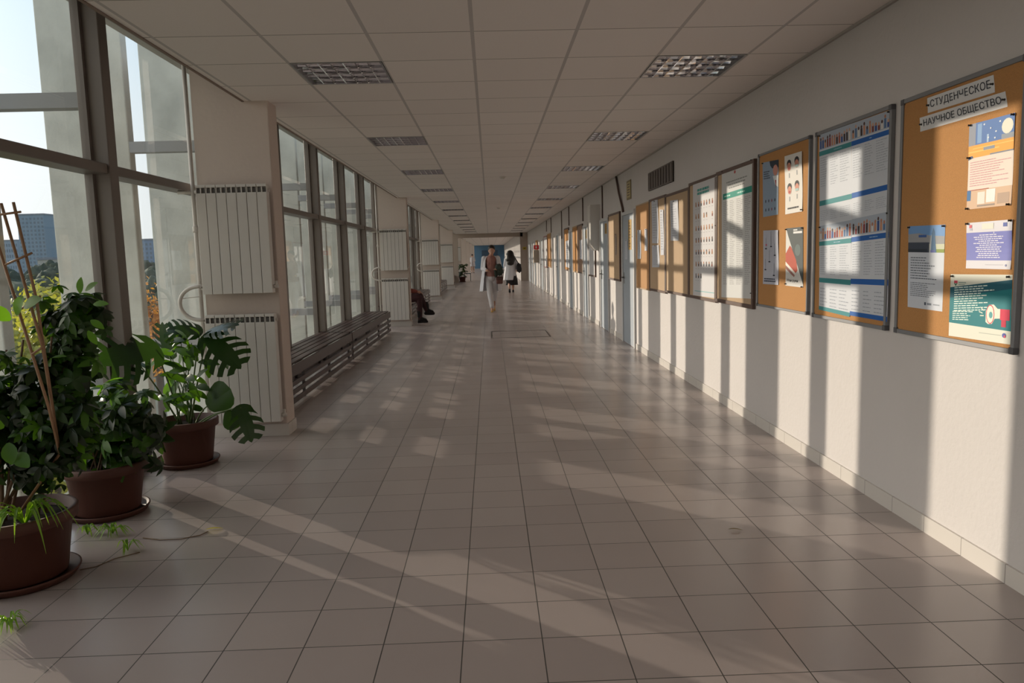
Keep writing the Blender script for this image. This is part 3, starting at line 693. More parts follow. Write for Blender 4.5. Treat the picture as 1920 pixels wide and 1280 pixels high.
MB().add([(-.001, 0, .0), (-.10, 0, .0), (-.19, 0, .12), (-.19, 0, .88), (-.001, 0, .88), (-.001, .42, .0), (-.10, .42, .0), (-.19, .42, .12), (-.19, .42, .88), (-.001, .42, .88)],
         [(0, 1, 2, 3, 4), (9, 8, 7, 6, 5), (0, 5, 6, 1), (1, 6, 7, 2), (2, 7, 8, 3), (3, 8, 9, 4), (4, 9, 5, 0)], M_rad).build('housing', t)
MB().box((-.196, .03, .16), (-.19, .39, .84), M_rad, .004).build('door_panel', t)
MB().box((-.20, .05, .45), (-.196, .07, .53), M_chrome).build('handle', t)
for y, z0 in ((14.25, 2.10), (17.22, 2.18), (20.24, 2.2), (22.3, 1.9), (26.1, 2.2), (28.2, 2.3)):
    t = thing('cable_conduit', 'thin dark vertical conduit on the right wall, %s' % {14.25: 'above the second door', 17.22: 'above the third door', 20.24: 'above the fourth door', 22.3: 'before the fifth door', 26.1: 'above the far orange board', 28.2: 'short one far down the wall'}[y], 'conduit', (W-.014, y, z0), 0, 'vertical wall conduits')
    MB().tube([(0, 0, 0), (0, 0, H-z0-.02)], .013, mat('brown cable', (.10, .06, .05), .6), 8).build('tube', t, True)
# boards farther down the corridor
fb_ = [('brown framed beige board between the nearest and second doors', 12.33, 13.49, .97, 2.12, M_brownframe, M_felt),
       ('brown framed board beyond the white wall cabinet', 15.26, 16.33, .96, 2.12, M_brownframe, mat('white board', (.6, .6, .62), .5)),
       ('dark brown panel board just past the third door', 17.30, 18.25, .98, 2.13, M_brownframe, mat('brown panel', (.30, .19, .13), .7)),
       ('orange cork board next to the brown panel board', 18.28, 19.33, .98, 2.13, M_felt, M_cork),
       ('dark framed board past the fourth door with a long white sheet', 20.32, 21.5, .98, 2.16, M_brownframe, M_cork),
       ('orange cork board in the far half of the corridor', 26.3, 27.8, .98, 2.2, M_felt, M_cork),
       ('dark red framed board behind the far orange board', 27.95, 29.7, .95, 2.15, mat('dark red frame', (.25, .05, .05), .5), mat('white board', (.6, .6, .62), .5)),
       ('pale orange board beyond the red hydrant sign', 33.6, 35.0, 1.2, 2.1, M_felt, cork_material('light orange cork', (.50, .28, .13, 1)))]
for l, a, b_, z0, z1, f, p in fb_: board(l, a, b_, z0, z1, f, p, .035, .03)
plain('long white sheet on the dark framed board past the fourth door', [(1060.8, 452), (1067.5, 450), (1067.8, 502), (1061, 500)], n=10, X=W-.024)
plain('white sheet on the dark brown panel board', [(1087, 450), (1092, 449), (1092, 486), (1087, 485)], n=10, X=W-.024)
plain('narrow dark lettered sheet on the board between the first doors', [(1154, 438), (1156, 438), (1156, 478), (1154, 478)], base='8a7c78', n=8, X=W-.024)
t = thing('hydrant_cabinet', 'beige fire cabinet sticking out low under the red sign', 'cabinet', (W, 33.0, 1.10))
MB().box((-.24, 0, 0), (-.001, .5, .56), mat('beige metal', (.38, .32, .26), .6), .01).build('housing', t)
MB().box((-.20, -.006, .04), (-.04, 0, .52), mat('beige metal', (.38, .32, .26), .6)).build('door_panel', t)
t = thing('fire_sign', 'small red square fire sign with a white symbol', 'sign', (W, 33.0, 1.68))
MB().box((-.23, 0, 0), (-.001, .012, .19), mat('red sign paint', (.62, .02, .03), .4)).build('plate', t)
MB().box((-.135, -.003, .04), (-.10, 0, .15), M_paper).box((-.155, -.003, .085), (-.08, -.001, .11), M_paper).build('symbol', t)
t = thing('wall_sign', 'small yellow sign on the brown pier at the far end', 'sign', (1.98, YJ, 1.75))
MB().box((-.10, -.01, 0), (.10, -.001, .16), mat('yellow sign paint', (.50, .36, .03), .5)).build('plate', t)
MB().box((-.06, -.014, .05), (.06, -.01, .10), M_black).build('symbol', t)
# inspection hatch let into the floor
t = thing('floor_hatch', 'rectangular inspection hatch outlined in the middle of the floor', 'hatch', (-.02, 13.15, 0))
hw, hl = 1.06, 1.2; M_hf = mat('dark hatch frame', (.05, .045, .04), .5)
MB().box((0, 0, 0), (hw, .02, .003), M_hf).box((0, hl-.02, 0), (hw, hl, .003), M_hf).box((0, .02, 0), (.02, hl-.02, .003), M_hf).box((hw-.02, .02, 0), (hw, hl-.02, .003), M_hf).build('frame', t)

# ------------------------------------------------------------------ plants
M_leafA = leaf_material('dark glossy leaf', '1a2e17', .35, .30, .3)
M_leafB = leaf_material('mid green leaf', '2a4a1c', .35, .32, .4)
M_leafM = leaf_material('deep green monstera leaf', '15301c', .3, .28, .25)
M_leafL = leaf_material('light green leaf', '4a7428', .3, .42, .4)
M_spider = leaf_material('striped ribbon leaf', '6f9440', .3, .4, .4)
M_stem = mat('green stem', (.10, .16, .05), .5)
M_bark = mat('brown stem bark', (.16, .10, .06), .8, var=.3)
M_bamboo = mat('brown bamboo cane', (.30, .17, .09), .5, var=.25, scale=30)
def frame_mat(origin, xdir, nrm):
    x = Vector(xdir).normalized(); z = Vector(nrm); z = (z-x*z.dot(x)).normalized(); y = z.cross(x)
    return Matrix(((x.x, y.x, z.x, origin[0]), (x.y, y.y, z.y, origin[1]), (x.z, y.z, z.z, origin[2]), (0, 0, 0, 1)))
def add_leaf(mb, M_, L, Wd, m, n=5, fold=.25, droop=.3):
    vs = []; fs = []
    for i in range(n+1):
        t = i/n; w = Wd/2*math.sin(PI*min(1, t*.93+.04))**.8; z = -droop*L*t*t
        vs += [M_ @ Vector((t*L, w, z+fold*w)), M_ @ Vector((t*L, 0, z)), M_ @ Vector((t*L, -w, z+fold*w))]
    for i in range(n):
        a = 3*i; fs += [(a, a+1, a+4, a+3), (a+1, a+2, a+5, a+4)]
    mb.add(vs, fs, m)
def add_compound(mb, c, nrm, size, m, rnd, k=7):
    nrm = Vector(nrm).normalized(); a = Vector((1, 0, 0)) if abs(nrm.x) < .8 else Vector((0, 1, 0)); u = nrm.cross(a).normalized(); v = nrm.cross(u)
    ph = rnd.uniform(0, 6)
    for i in range(k):
        an = ph+2*PI*i/k; d = (u*math.cos(an)+v*math.sin(an))*1.0-nrm*rnd.uniform(.15, .5)
        add_leaf(mb, frame_mat(c, d, nrm+d*.3), size*rnd.uniform(.85, 1.1), size*.42, m, 4, .2, .25)
def monstera(mb, o, d, nrm, L, Wd, m, lobes=5, cut=.38, droop=.25):
    M_ = frame_mat(o, d, nrm)
    def hw(t): return Wd/2*(max(0, math.sin(PI*min(1, (t+.16)/1.16)))**.65)
    def pt(t, s, side):
        w = hw(t)*s; x = t*L+ w*.38*s - (.10*L if t < .02 else 0); z = -droop*L*(t*t)*.7-droop*1.1*w*w/(Wd/2+1e-6)+.10*w
        return M_ @ Vector((x, side*w, z))
    for side in (1, -1):
        n = lobes*5; vs = []; fs = []
        for i in range(n+1):
            t = i/n
            for s in (0, cut, .7, 1): vs.append(pt(t, s, side))
        for i in range(n):
            a = 4*i; q = [(a, a+1, a+5, a+4)]
            if (i % 5 < 3 or lobes == 1): q += [(a+1, a+2, a+6, a+5), (a+2, a+3, a+7, a+6)]
            for f in q: fs.append(f if side > 0 else f[::-1])
        mb.add(vs, fs, m)
def pot(label, cat, loc, rr, h, kind='plant_pot', group=None, name='potted_plant'):
    t = thing(name, label, cat, loc, 0, group)
    MB().lathe([(rr*.76, .02), (rr*.78, .03), (rr*.92, h-.06), (rr*1.0, h-.055), (rr*1.03, h-.05), (rr*1.04, h-.005), (rr*1.02, h), (rr*.95, h), (rr*.90, h-.05), (.001, h-.055)], M_terracotta, 40).build('plant_pot', t, True)
    MB().lathe([(rr*.70, 0), (rr*.92, .002), (rr*1.0, .03), (rr*1.0, .036), (rr*.96, .036), (rr*.90, .012), (.001, .010)], M_terracotta, 40).build('saucer', t, True)
    MB().lathe([(rr*.905, h-.048), (rr*.5, h-.040), (.001, h-.036)], M_soil, 24).build('soil', t, True)
    return t
rp = random.Random(11)
# --- monstera pot
o1 = Vector((-2.245, 5.40, 0)); t1 = pot('monstera with big cut leaves in a terracotta pot, in front of the pillar', 'potted plant', o1, .215, .33)
def L1(px, py, y=5.4): return Vector(on_y(px, py, y))-o1
def petiole(t, a, b, r=.008, m=M_stem, sag=.06, name='stem'):
    a = Vector(a); b = Vector(b); mid = (a+b)/2+Vector((0, 0, sag))
    pts = [a*(1-s)**2+mid*2*s*(1-s)+b*s*s for s in [i/8 for i in range(9)]]
    MB().tube(pts, [r*(1-.4*i/8) for i in range(9)], m, 8).build(name, t, True)
for (at, tip, nrm, L, Wd, yy, lob, base) in [
    ((292, 655), (182, 668), (-.05, -.95, .30), .44, .44, 5.12, 6, (-.03, 0)), ((390, 622), (452, 596), (.0, -.35, 1), .24, .34, 5.35, 5, (.02, .03)), ((375, 622), (322, 612), (-.0, -.45, .9), .22, .36, 5.45, 5, (.0, .05)),
    ((388, 632), (458, 690), (.35, -.8, .5), .32, .34, 5.30, 5, (.03, 0)), ((392, 760), (436, 722), (.1, -1, .35), .20, .22, 5.25, 1, (.08, -.05)), ((452, 764), (474, 826), (.5, -.8, .3), .25, .24, 5.15, 4, (.1, -.08)),
    ((248, 668), (196, 742), (-.2, -.75, .5), .32, .30, 5.15, 5, (-.05, .02)), ((318, 668), (300, 620), (-.4, -.8, .3), .26, .26, 5.55, 5, (-.02, .08)), ((430, 772), (440, 812), (.3, -.8, .2), .13, .12, 5.2, 1, (.08, -.06))]:
    A = L1(at[0], at[1], yy); B = L1(tip[0], tip[1], yy-(.40 if tip[0] < 200 else .06))
    mb = MB(); monstera(mb, A, B-A, nrm, L, Wd, M_leafM if lob > 1 else M_leafB, lob); mb.build('leaf', t1, True)
    petiole(t1, (base[0], base[1], .28), A, .007)
mb = MB()
for i in range(58):
    px = rp.gauss(345, 24); py = rp.uniform(632, 780); c = L1(px, py, rp.uniform(5.2, 5.6))
    d = Vector((rp.uniform(-1, 1), rp.uniform(-1, .5), rp.uniform(.0, 1.2))); add_leaf(mb, frame_mat(c, d, (rp.uniform(-.5, .5), -.6, .8)), rp.uniform(.10, .17), .06, rp.choice([M_leafB, M_leafL, M_leafB]), 5)
mb.build('foliage', t1, True)
for i in range(7): petiole(t1, (rp.uniform(-.08, .08), rp.uniform(-.08, .08), .28), L1(345+rp.uniform(-28, 28), rp.uniform(640, 700)), .005, sag=.05)
# --- middle pot
o2 = Vector((-2.30, 4.35, 0)); t2 = pot('leafy bush in the middle of the three terracotta pots', 'potted plant', o2, .225, .31)
def L2(px, py, y=4.36): return Vector(on_y(px, py, y))-o2
mb = MB()
for i in range(150):
    while True:
        u = Vector((rp.uniform(-1, 1), rp.uniform(-1, 1), rp.uniform(-1, 1)))
        if u.length < 1: break
    c = L2(200+u.x*106, 798-u.z*88, 4.36+u.y*.24)
    add_compound(mb, c, u*.6+Vector((rp.uniform(-.9, .9), rp.uniform(-1, .4), rp.uniform(.1, 1.1))), rp.uniform(.06, .12), rp.choice([M_leafA, M_leafA, M_leafB, M_leafL]), rp, 6)
for i in range(10): add_compound(mb, L2(rp.uniform(270, 312), rp.uniform(790, 880), 4.3), (1, -.4, -.1), .08, M_leafA, rp, 5)
mb.build('foliage', t2, True)
for i in range(10): petiole(t2, (rp.uniform(-.08, .08), rp.uniform(-.08, .08), .26), L2(212+rp.uniform(-60, 60), rp.uniform(730, 810)), .006, M_bark, .04)
# --- nearest pot with trellis
o3 = Vector((-2.24, 3.43, 0)); t3 = pot('tall dense bush with a cane trellis in the terracotta pot nearest the camera', 'potted plant', o3, .245, .33)
def L3(px, py, y=3.43): return Vector(on_y(px, py, y))-o3
mb = MB()
for cx, cz, rx, rz, n, y in ((132, 600, 58, 72, 80, 3.62), (45, 755, 85, 95, 120, 3.5), (125, 700, 55, 70, 70, 3.6), (70, 840, 85, 90, 110, 3.45), (-60, 750, 90, 110, 70, 3.5), (135, 800, 48, 70, 50, 3.5), (-50, 830, 70, 80, 40, 3.45)):
    for i in range(n):
        while True:
            u = Vector((rp.uniform(-1, 1), rp.uniform(-1, 1), rp.uniform(-1, 1)))
            if u.length < 1: break
        q_ = 1+.22*math.sin(9*u.x+5*u.z+cx); add_compound(mb, L3(cx+u.x*rx*q_, cz-u.z*rz*q_, y+u.y*.15), u*.6+Vector((rp.uniform(-.9, .9), rp.uniform(-1, .4), rp.uniform(.1, 1.1))), rp.uniform(.045, .095), rp.choice([M_leafA, M_leafA, M_leafA, M_leafB, M_leafB, M_leafL]), rp, 6)
mb.build('foliage', t3, True)
mb = MB()
for px, py, dx, dz in ((30, 590, .3, .5), (20, 600, -.5, .5), (45, 575, .6, .3), (15, 830, .2, -.4), (30, 850, .4, -.2), (8, 800, -.3, .2), (160, 545, .7, .5), (150, 550, .2, .9), (175, 570, .9, .1), (170, 600, .8, -.4), (165, 620, .6, -.8)):
    add_leaf(mb, frame_mat(L3(px, py, 3.25), (dx, -.3, dz), (.1, -.8, .6)), .10 if px < 100 else .07, .065 if px < 100 else .032, M_leafL, 5, .15, .2)
mb.build('bright_foliage', t3, True)
for i in range(9): petiole(t3, (rp.uniform(-.1, .1), rp.uniform(-.1, .1), .28), L3(rp.uniform(-20, 150), rp.uniform(600, 800), 3.55), .008, M_bark, .03)
tre = thing('plant_trellis', 'fan of brown canes tied with cross bars, standing in the nearest pot', 'trellis', o3+Vector((0, 0, .285)))
def LT(px, py, y=3.30): return Vector(on_y(px, py, y))-o3-Vector((0, 0, .285))
foot = Vector((.0, -.02, -.0))
for a, b_ in (((-22, 400), (92, 765)), ((2, 381), (80, 650)), ((25, 379), (68, 560))):
    MB().tube([LT(*a), LT(*b_), LT(112, 850, 3.36), foot], .0065, M_bamboo, 8).build('cane', tre, True)
for a, b_ in (((-14, 404), (39, 397)), ((10, 496), (60, 474)), ((38, 580), (76, 555)), ((60, 664), (84, 648))):
    MB().tube([LT(*a, 3.29), LT(*b_, 3.29)], .005, M_bamboo, 8).build('cross_bar', tre, True)
# ribbon leaves over the rim of the nearest pot, plantlets and dry leaves on the floor
def ribbon(mb, pts, w, m):
    vs = []; fs = []; n = len(pts)-1
    for i, p in enumerate(pts):
        t = i/n; p = Vector(p); d = (Vector(pts[min(i+1, n)])-Vector(pts[max(i-1, 0)])).normalized(); s = d.cross(Vector((0, 0, 1))); s = s.normalized() if s.length > 1e-3 else Vector((1, 0, 0)); ww = w*math.sin(PI*min(1, .12+t*.86))
        vs += [p+s*ww+Vector((0, 0, ww*.4)), p, p-s*ww+Vector((0, 0, ww*.4))]
    for i in range(n): a = 3*i; fs += [(a, a+1, a+4, a+3), (a+1, a+2, a+5, a+4)]
    mb.add(vs, fs, m)
mb = MB()
for i in range(20):
    an = rp.uniform(-2.4, .5); r1 = rp.uniform(.15, .32); b0 = Vector((.10, -.10, .29)); pts = []
    for k in range(9):
        s = k/8; pts.append(b0+Vector((math.cos(an)*r1*s, math.sin(an)*r1*s, .16*math.sin(PI*s*.75)-.16*s*s*(r1/.3))))
    ribbon(mb, pts, .007, M_spider)
mb.build('ribbon_foliage', t3, True)
def plantlet(name, label, c, n, ln, rnd):
    t = thing(name, label, 'plantlet', (c[0], c[1], 0), 0, 'trailing plantlets on the floor')
    mb = MB()
    for i in range(n):
        an = rnd.uniform(0, 6.28); r1 = rnd.uniform(.5, 1)*ln; pts = []
        for k in range(7): s = k/6; pts.append(Vector((math.cos(an)*r1*s, math.sin(an)*r1*s*1.0, .008+.05*math.sin(PI*min(1, s*1.05))*rnd.uniform(.8, 1.1)))) 
        ribbon(mb, pts, .005, M_spider)
    mb.build('leaves', t, True); return t
q = on_z(212, 1003, 0); plantlet('plantlet', 'green spider plantlet lying on the tiles between the two nearest pots', q, 22, .13, rp)
q = on_z(240, 1035, 0); plantlet('plantlet', 'thinner plantlet at the front of the floor trailing group', q, 12, .10, rp)
q = on_z(165, 1005, 0); plantlet('plantlet', 'small plantlet beside the saucer of the nearest pot', q, 12, .08, rp)
q = on_z(20, 1178, 0); plantlet('plantlet', 'dark plantlet at the left edge, in front of the nearest pot', q, 18, .11, rp)
q = on_z(5, 1150, 0)
st0 = on_z(150, 1045, 0); 
def runner(label, pts):
    P_ = [Vector(on_z(a, b_, .004)) for a, b_ in pts]; t = thing('plant_runner', label, 'runner', (P_[0].x, P_[0].y, 0), 0, 'dry runners on the floor')
    MB().tube([p-Vector((P_[0].x, P_[0].y, 0)) for p in P_], .0025, M_bark, 6).build('stalk', t, True)
runner('thin runner trailing from the plantlets to the yellow leaf', [(268, 1008), (300, 1012), (340, 1010), (375, 1003), (390, 996)])
runner('thin runner trailing beside the nearest saucer', [(150, 1068), (180, 1062), (215, 1047), (262, 1035)])
def dry_leaf(label, c, col, L, an):
    t = thing('dry_leaf', label, 'leaf', (c[0], c[1], .006), an); mb = MB(); add_leaf(mb, frame_mat((0, 0, .004), (1, 0, .08), (0, .2, 1)), L, L*.3, leaf_material('leaf '+col, col, .2, .2), 6, .35, .15); mb.build('blade', t, True)
dry_leaf('yellow fallen leaf on the tiles at the end of the runner', on_z(385, 996, 0), 'b8a848', .09, .35)
dry_leaf('small dry leaf lying alone on the right side of the floor', on_z(1366, 995, 0), '7a6644', .07, -.1)
# dark plant and chair at the end of the first stretch
t4 = pot('small dark potted plant beside the far left column', 'potted plant', (-1.62, 43.4, 0), .2, .3)
mb = MB()
for i in range(60):
    u = Vector((rp.gauss(0, .14), rp.gauss(0, .14), rp.uniform(.3, 1.05))); add_compound(mb, u, (u.x, u.y, .6), .13, M_leafA, rp, 6)
mb.build('foliage', t4, True)
tc_ = thing('waiting_chair', 'small dark chair beyond the far left plant', 'chair', (-1.38, 45.2, 0)); Mc = mat('dark green plastic', (.015, .035, .03), .5)
MB().box((-.22, -.22, .42), (.22, .22, .46), Mc, .01).build('seat', tc_); MB().box((-.24, -.22, .5), (-.20, .22, .85), Mc, .01).build('backrest', tc_)
for a in (-.19, .19):
    for b_ in (-.19, .19): MB().tube([(a, b_, 0), (a, b_, .42)], .014, Mc, 8).build('leg', tc_)

# ------------------------------------------------------------------ people
M_skin = mat('warm skin', (.50, .29, .21), .5, spec=.4)
M_white = mat('white cotton coat', (.66, .67, .72), .8, var=.03)
M_pants = mat('white trousers', (.62, .61, .63), .8)
M_top = mat('dusty rose knit top', (.34, .17, .145), .85)
M_hair = mat('black brown hair', (.012, .009, .008), .45)
M_must = mat('mustard leather shoe', (.45, .26, .07), .45)
M_green = mat('dark green wool', (.035, .05, .042), .9)
M_bag = mat('wine brown leather', (.13, .05, .04), .5)
M_cloth = mat('black cloth', (.015, .014, .016), .85)
def capsule(mb, a, ra, b, rb, m, n=12):
    a = Vector(a); b = Vector(b)
    k = 4; pts = [a+(b-a)*i/k for i in range(k+1)]; mb.tube(pts, [ra+(rb-ra)*i/k for i in range(k+1)], m, n)
    mb.ball(a, ra*1.0, m, n=n, rings=8); mb.ball(b, rb*1.0, m, n=n, rings=8)
def skinned(name, mb, parent, voxel=.009, smooth=4):
    o = mb.build(name, parent, True); r = o.modifiers.new('remesh', 'REMESH'); r.mode = 'VOXEL'; r.voxel_size = voxel; r.use_smooth_shade = True
    s = o.modifiers.new('smooth', 'SMOOTH'); s.factor = .5; s.iterations = smooth; return o
def hand(mb, w, d, palm, m, side, curl=.5):
    """w wrist, d pointing direction, palm the palm's facing"""
    w = Vector(w); d = Vector(d).normalized(); p = Vector(palm); p = (p-d*p.dot(d)).normalized(); s = d.cross(p)*side
    capsule(mb, w, .022, w+d*.05, .028, m); c = w+d*.05
    mb.ball(w+d*.055, .036, m, (1, 1, 1), 12, 8)
    for i, (o, ln) in enumerate(((-.030, .068), (-.010, .078), (.010, .072), (.030, .056))):
        a = c+s*o+d*.02; b = a+(d+s*o*4).normalized()*ln*.5+p*.010*curl; e = b+(d*(1-curl*.5)+p*curl).normalized()*ln*.5
        capsule(mb, a, .0095, b, .0088, m, 8); capsule(mb, b, .0088, e, .0072, m, 8)
    a = c-s*.025-d*.02; b = a-s*.03+d*.025+p*.01; e = b+d*.028+p*.012; capsule(mb, a, .012, b, .0105, m, 8); capsule(mb, b, .0105, e, .008, m, 8)
def body(t, J, face, m=M_skin, voxel=.009):
    """J: joints; face: unit vector the face looks along"""
    mb = MB(); f = Vector(face).normalized(); up = Vector((0, 0, 1)); H_ = Vector(J['head']); r = Vector(J['nod']) if 'nod' in J else up
    side = f.cross(up).normalized()
    mb.ball(H_, .088, m, (.88, 1.0, 1.22), 20, 14); mb.ball(H_+f*.035-r*.055, .055, m, (.95, .95, 1.05), 16, 10)      # skull, jaw
    mb.ball(H_+f*.085-r*.035, .017, m, (.8, 1.2, 1.4), 10, 8); capsule(mb, H_+f*.082+r*.01, .009, H_+f*.095-r*.032, .013, m, 8)       # nose
    for s in (-1, 1):
        mb.ball(H_+side*s*.083-f*.005-r*.01, .026, m, (.35, .8, 1.2), 10, 8); mb.ball(H_+f*.075+side*s*.03+r*.008, .014, m, n=10, rings=8)
    mb.ball(H_+f*.082-r*.066, .016, m, (1.3, .8, .7), 10, 8)
    capsule(mb, H_-r*.06-f*.01, .052, J['neck'], .056, m)
    n_ = Vector(J['neck']); pe = Vector(J['pelvis']); ch = n_*.72+pe*.28
    capsule(mb, n_-up*.05, .09, ch, .12, m); capsule(mb, ch, .125, n_*.35+pe*.65, .10, m); capsule(mb, n_*.35+pe*.65, .10, pe, .13, m)
    for s in 'lr':
        S, E, Wr = J['sh'+s], J['el'+s], J['wr'+s]; capsule(mb, n_-up*.07, .06, S, .056, m); capsule(mb, S, .054, E, .040, m); capsule(mb, E, .040, Wr, .026, m)
        hand(mb, Wr, (Vector(Wr)-Vector(E)) if 'hd'+s not in J else J['hd'+s], J.get('pm'+s, f), m, 1 if s == 'l' else -1)
        hp, kn, an = J['hp'+s], J['kn'+s], J['an'+s]; capsule(mb, pe, .12, hp, .09, m); capsule(mb, hp, .088, kn, .056, m); capsule(mb, kn, .056, Vector(kn)*.65+Vector(an)*.35, .056, m); capsule(mb, Vector(kn)*.65+Vector(an)*.35, .056, an, .034, m)
        capsule(mb, an, .036, Vector(an)+Vector(J.get('ft'+s, tuple(f*.13)))-up*.035, .026, m)
    o = skinned('body', mb, t, voxel)
    # eyes, brows, mouth
    for s in (-1, 1):
        e = MB(); e.ball(H_+f*.084+side*s*.030+r*.006, .009, mat('eye white', (.5, .5, .5), .3), n=8, rings=6); e.ball(H_+f*.091+side*s*.030+r*.005, .005, M_hair, n=8, rings=6); e.build('eye', t, True)
        MB().tube([H_+f*.090+side*s*.015+r*.024, H_+f*.088+side*s*.045+r*.022], .004, M_hair, 6).build('eyebrow', t, True)
    MB().tube([H_+f*.093-side*.02-r*.064, H_+f*.098-r*.064, H_+f*.093+side*.02-r*.064], .005, mat('lip', (.32, .09, .08), .4), 8).build('lips', t, True)
    return o
def coat(t, rings, gap, m, name='coat', face=-1):
    """open-fronted shell; rings (z, cx, cy, rx, ry); gap half angle of the opening"""
    n = 26; vs = []; fs = []
    for z, cx, cy, rx, ry in rings:
        for j in range(n+1):
            a = gap+(2*PI-2*gap)*j/n; fl = 1+.05*math.sin(a*9+z*3)*(1 if z < .9 else .2)
            vs.append((cx+rx*fl*math.sin(a), cy+face*ry*fl*math.cos(a), z))
    for i in range(len(rings)-1):
        for j in range(n): b = i*(n+1)+j; fs.append((b, b+1, b+n+2, b+n+1))
    mb = MB().add(vs, fs, m); o = mb.build(name, t, True); s = o.modifiers.new('solidify', 'SOLIDIFY'); s.thickness = .008; ss = o.modifiers.new('sub', 'SUBSURF'); ss.levels = 1; ss.render_levels = 1; return o
def shoe(t, an, d, m, name='shoe', shaft=0.):
    an = Vector(an); d = Vector(d).normalized(); mb = MB()
    if shaft: capsule(mb, an, .052, an+Vector((-.01, 0, shaft)), .060, m); capsule(mb, an, .052, an+d*.12-Vector((0, 0, .04)), .040, m)
    g = Vector((an.x, an.y, an.z-.07)); capsule(mb, an-Vector((0, 0, .015)), .040, g-d*.02+Vector((0, 0, .012)), .038, m)
    capsule(mb, g-d*.03, .036, g+d*.09, .042, m); capsule(mb, g+d*.09, .042, g+d*.15-Vector((0, 0, .006)), .034, m); skinned(name, mb, t, .008, 3)

# woman in an open white coat walking towards the camera
w1 = thing('person', 'person in open white coat and pink top walking this way, holding a green jacket', 'person', (.02, 19.65, 0))
hd = Vector((.03, -.06, 1.585)); nod = Vector((0, .42, .91)).normalized(); fc = Vector((-.1, -.93, -.36)).normalized()
J = dict(head=hd, nod=nod, neck=(.01, 0, 1.44), pelvis=(.01, .02, .93), shl=(-.17, 0, 1.385), shr=(.18, 0, 1.385), ell=(-.215, .04, 1.12), elr=(.235, .0, 1.13), wrl=(-.11, -.18, 1.08), wrr=(.14, -.22, 1.10),
         hpl=(-.075, .02, .88), hpr=(.095, .02, .88), knl=(-.045, -.10, .50), knr=(.085, .06, .49), anl=(.0, -.18, .085), anr=(.055, .34, .12), pml=(0, -.3, -1), pmr=(-.2, -.2, 1), ftl=(0, -.12, -.0), ftr=(0, -.11, -.045))
body(w1, J, fc)
mb = MB(); capsule(mb, (.01, .02, .99), .138, (.01, .02, .90), .152, M_pants)
for s in 'lr':
    capsule(mb, J['hp'+s], .105, J['kn'+s], .078, M_pants); capsule(mb, J['kn'+s], .078, Vector(J['an'+s])+Vector((0, 0, .05)), .060, M_pants)
skinned('trousers', mb, w1, .010)
mb = MB(); capsule(mb, (.01, .0, 1.33), .135, (.01, 0, 1.12), .128, M_top); capsule(mb, (.01, 0, 1.12), .130, (.01, .015, .97), .156, M_top); capsule(mb, (.01, 0, 1.44), .07, (.01, -.02, 1.36), .11, M_top)
for s in (-1, 1): capsule(mb, (.01, 0, 1.38), .09, (.01+s*.14, 0, 1.375), .066, M_top); mb.ball((.01+s*.06, -.072, 1.25), .058, M_top)
skinned('top', mb, w1, .010)
coat(w1, [(1.45, .01, .02, .10, .075), (1.40, .01, .01, .215, .12), (1.25, .01, .01, .222, .165), (1.05, .0, .02, .225, .175), (.85, -.005, .03, .255, .20), (.65, -.02, .05, .27, .22), (.52, -.025, .06, .28, .235)], .72, M_white)
for s in 'lr':
    mb = MB(); capsule(mb, J['sh'+s], .073, J['el'+s], .062, M_white); capsule(mb, J['el'+s], .062, Vector(J['wr'+s])*.85+Vector(J['el'+s])*.15, .050, M_white); skinned('sleeve', mb, w1, .010)
    shoe(w1, Vector(J['an'+s]), (0, -1, 0 if s == 'l' else -.25), M_must)
mb = MB(); mb.ball(hd+nod*.042+Vector((0, .014, .010)), .102, M_hair, (.94, 1.0, 1.02), 20, 14); capsule(mb, hd+Vector((0, .09, .02)), .05, hd+Vector((-.05, .12, -.12)), .035, M_hair)
capsule(mb, hd+Vector((-.05, .1, -.08)), .035, (-.10, -.02, 1.36), .02, M_hair)
mb2 = mb; skinned('hair', mb, w1, .009)
w1j = thing('folded_jacket', 'dark green jacket bundled over the arm of the person walking this way', 'jacket', (.215, 19.42, .95))
mb = MB(); mb.ball((0, 0, .17), .13, M_green, (.75, .7, .9), 16, 12, .5, 3); mb.ball((.04, .02, .09), .11, M_green, (.8, .6, 1), 16, 12, .5, 8); mb.ball((-.06, .0, .06), .08, M_green, (.7, .6, 1.2), 14, 10, .5, 5); skinned('bundle', mb, w1j, .010, 2)
mb = MB(); capsule(mb, (-.09, -.06, .13), .03, (-.07, -.03, -.04), .024, M_green); skinned('hanging_sleeve', mb, w1j, .009, 2)
w1b = thing('handbag', 'wine brown handbag hanging below the green jacket', 'bag', (.235, 19.47, .72))
mb = MB(); mb.box((-.085, -.05, 0), (.085, .05, .19), M_bag, .03); mb.build('bag_body', w1b, True)
MB().tube([(-.07, 0, .18), (-.06, 0, .27), (0, 0, .31), (.06, 0, .27), (.07, 0, .18)], .008, M_bag, 8).build('strap', w1b, True); MB().box((-.09, -.056, .10), (.09, .056, .195), mat('dark wine leather', (.08, .03, .025), .5), .02).build('flap', w1b, True)

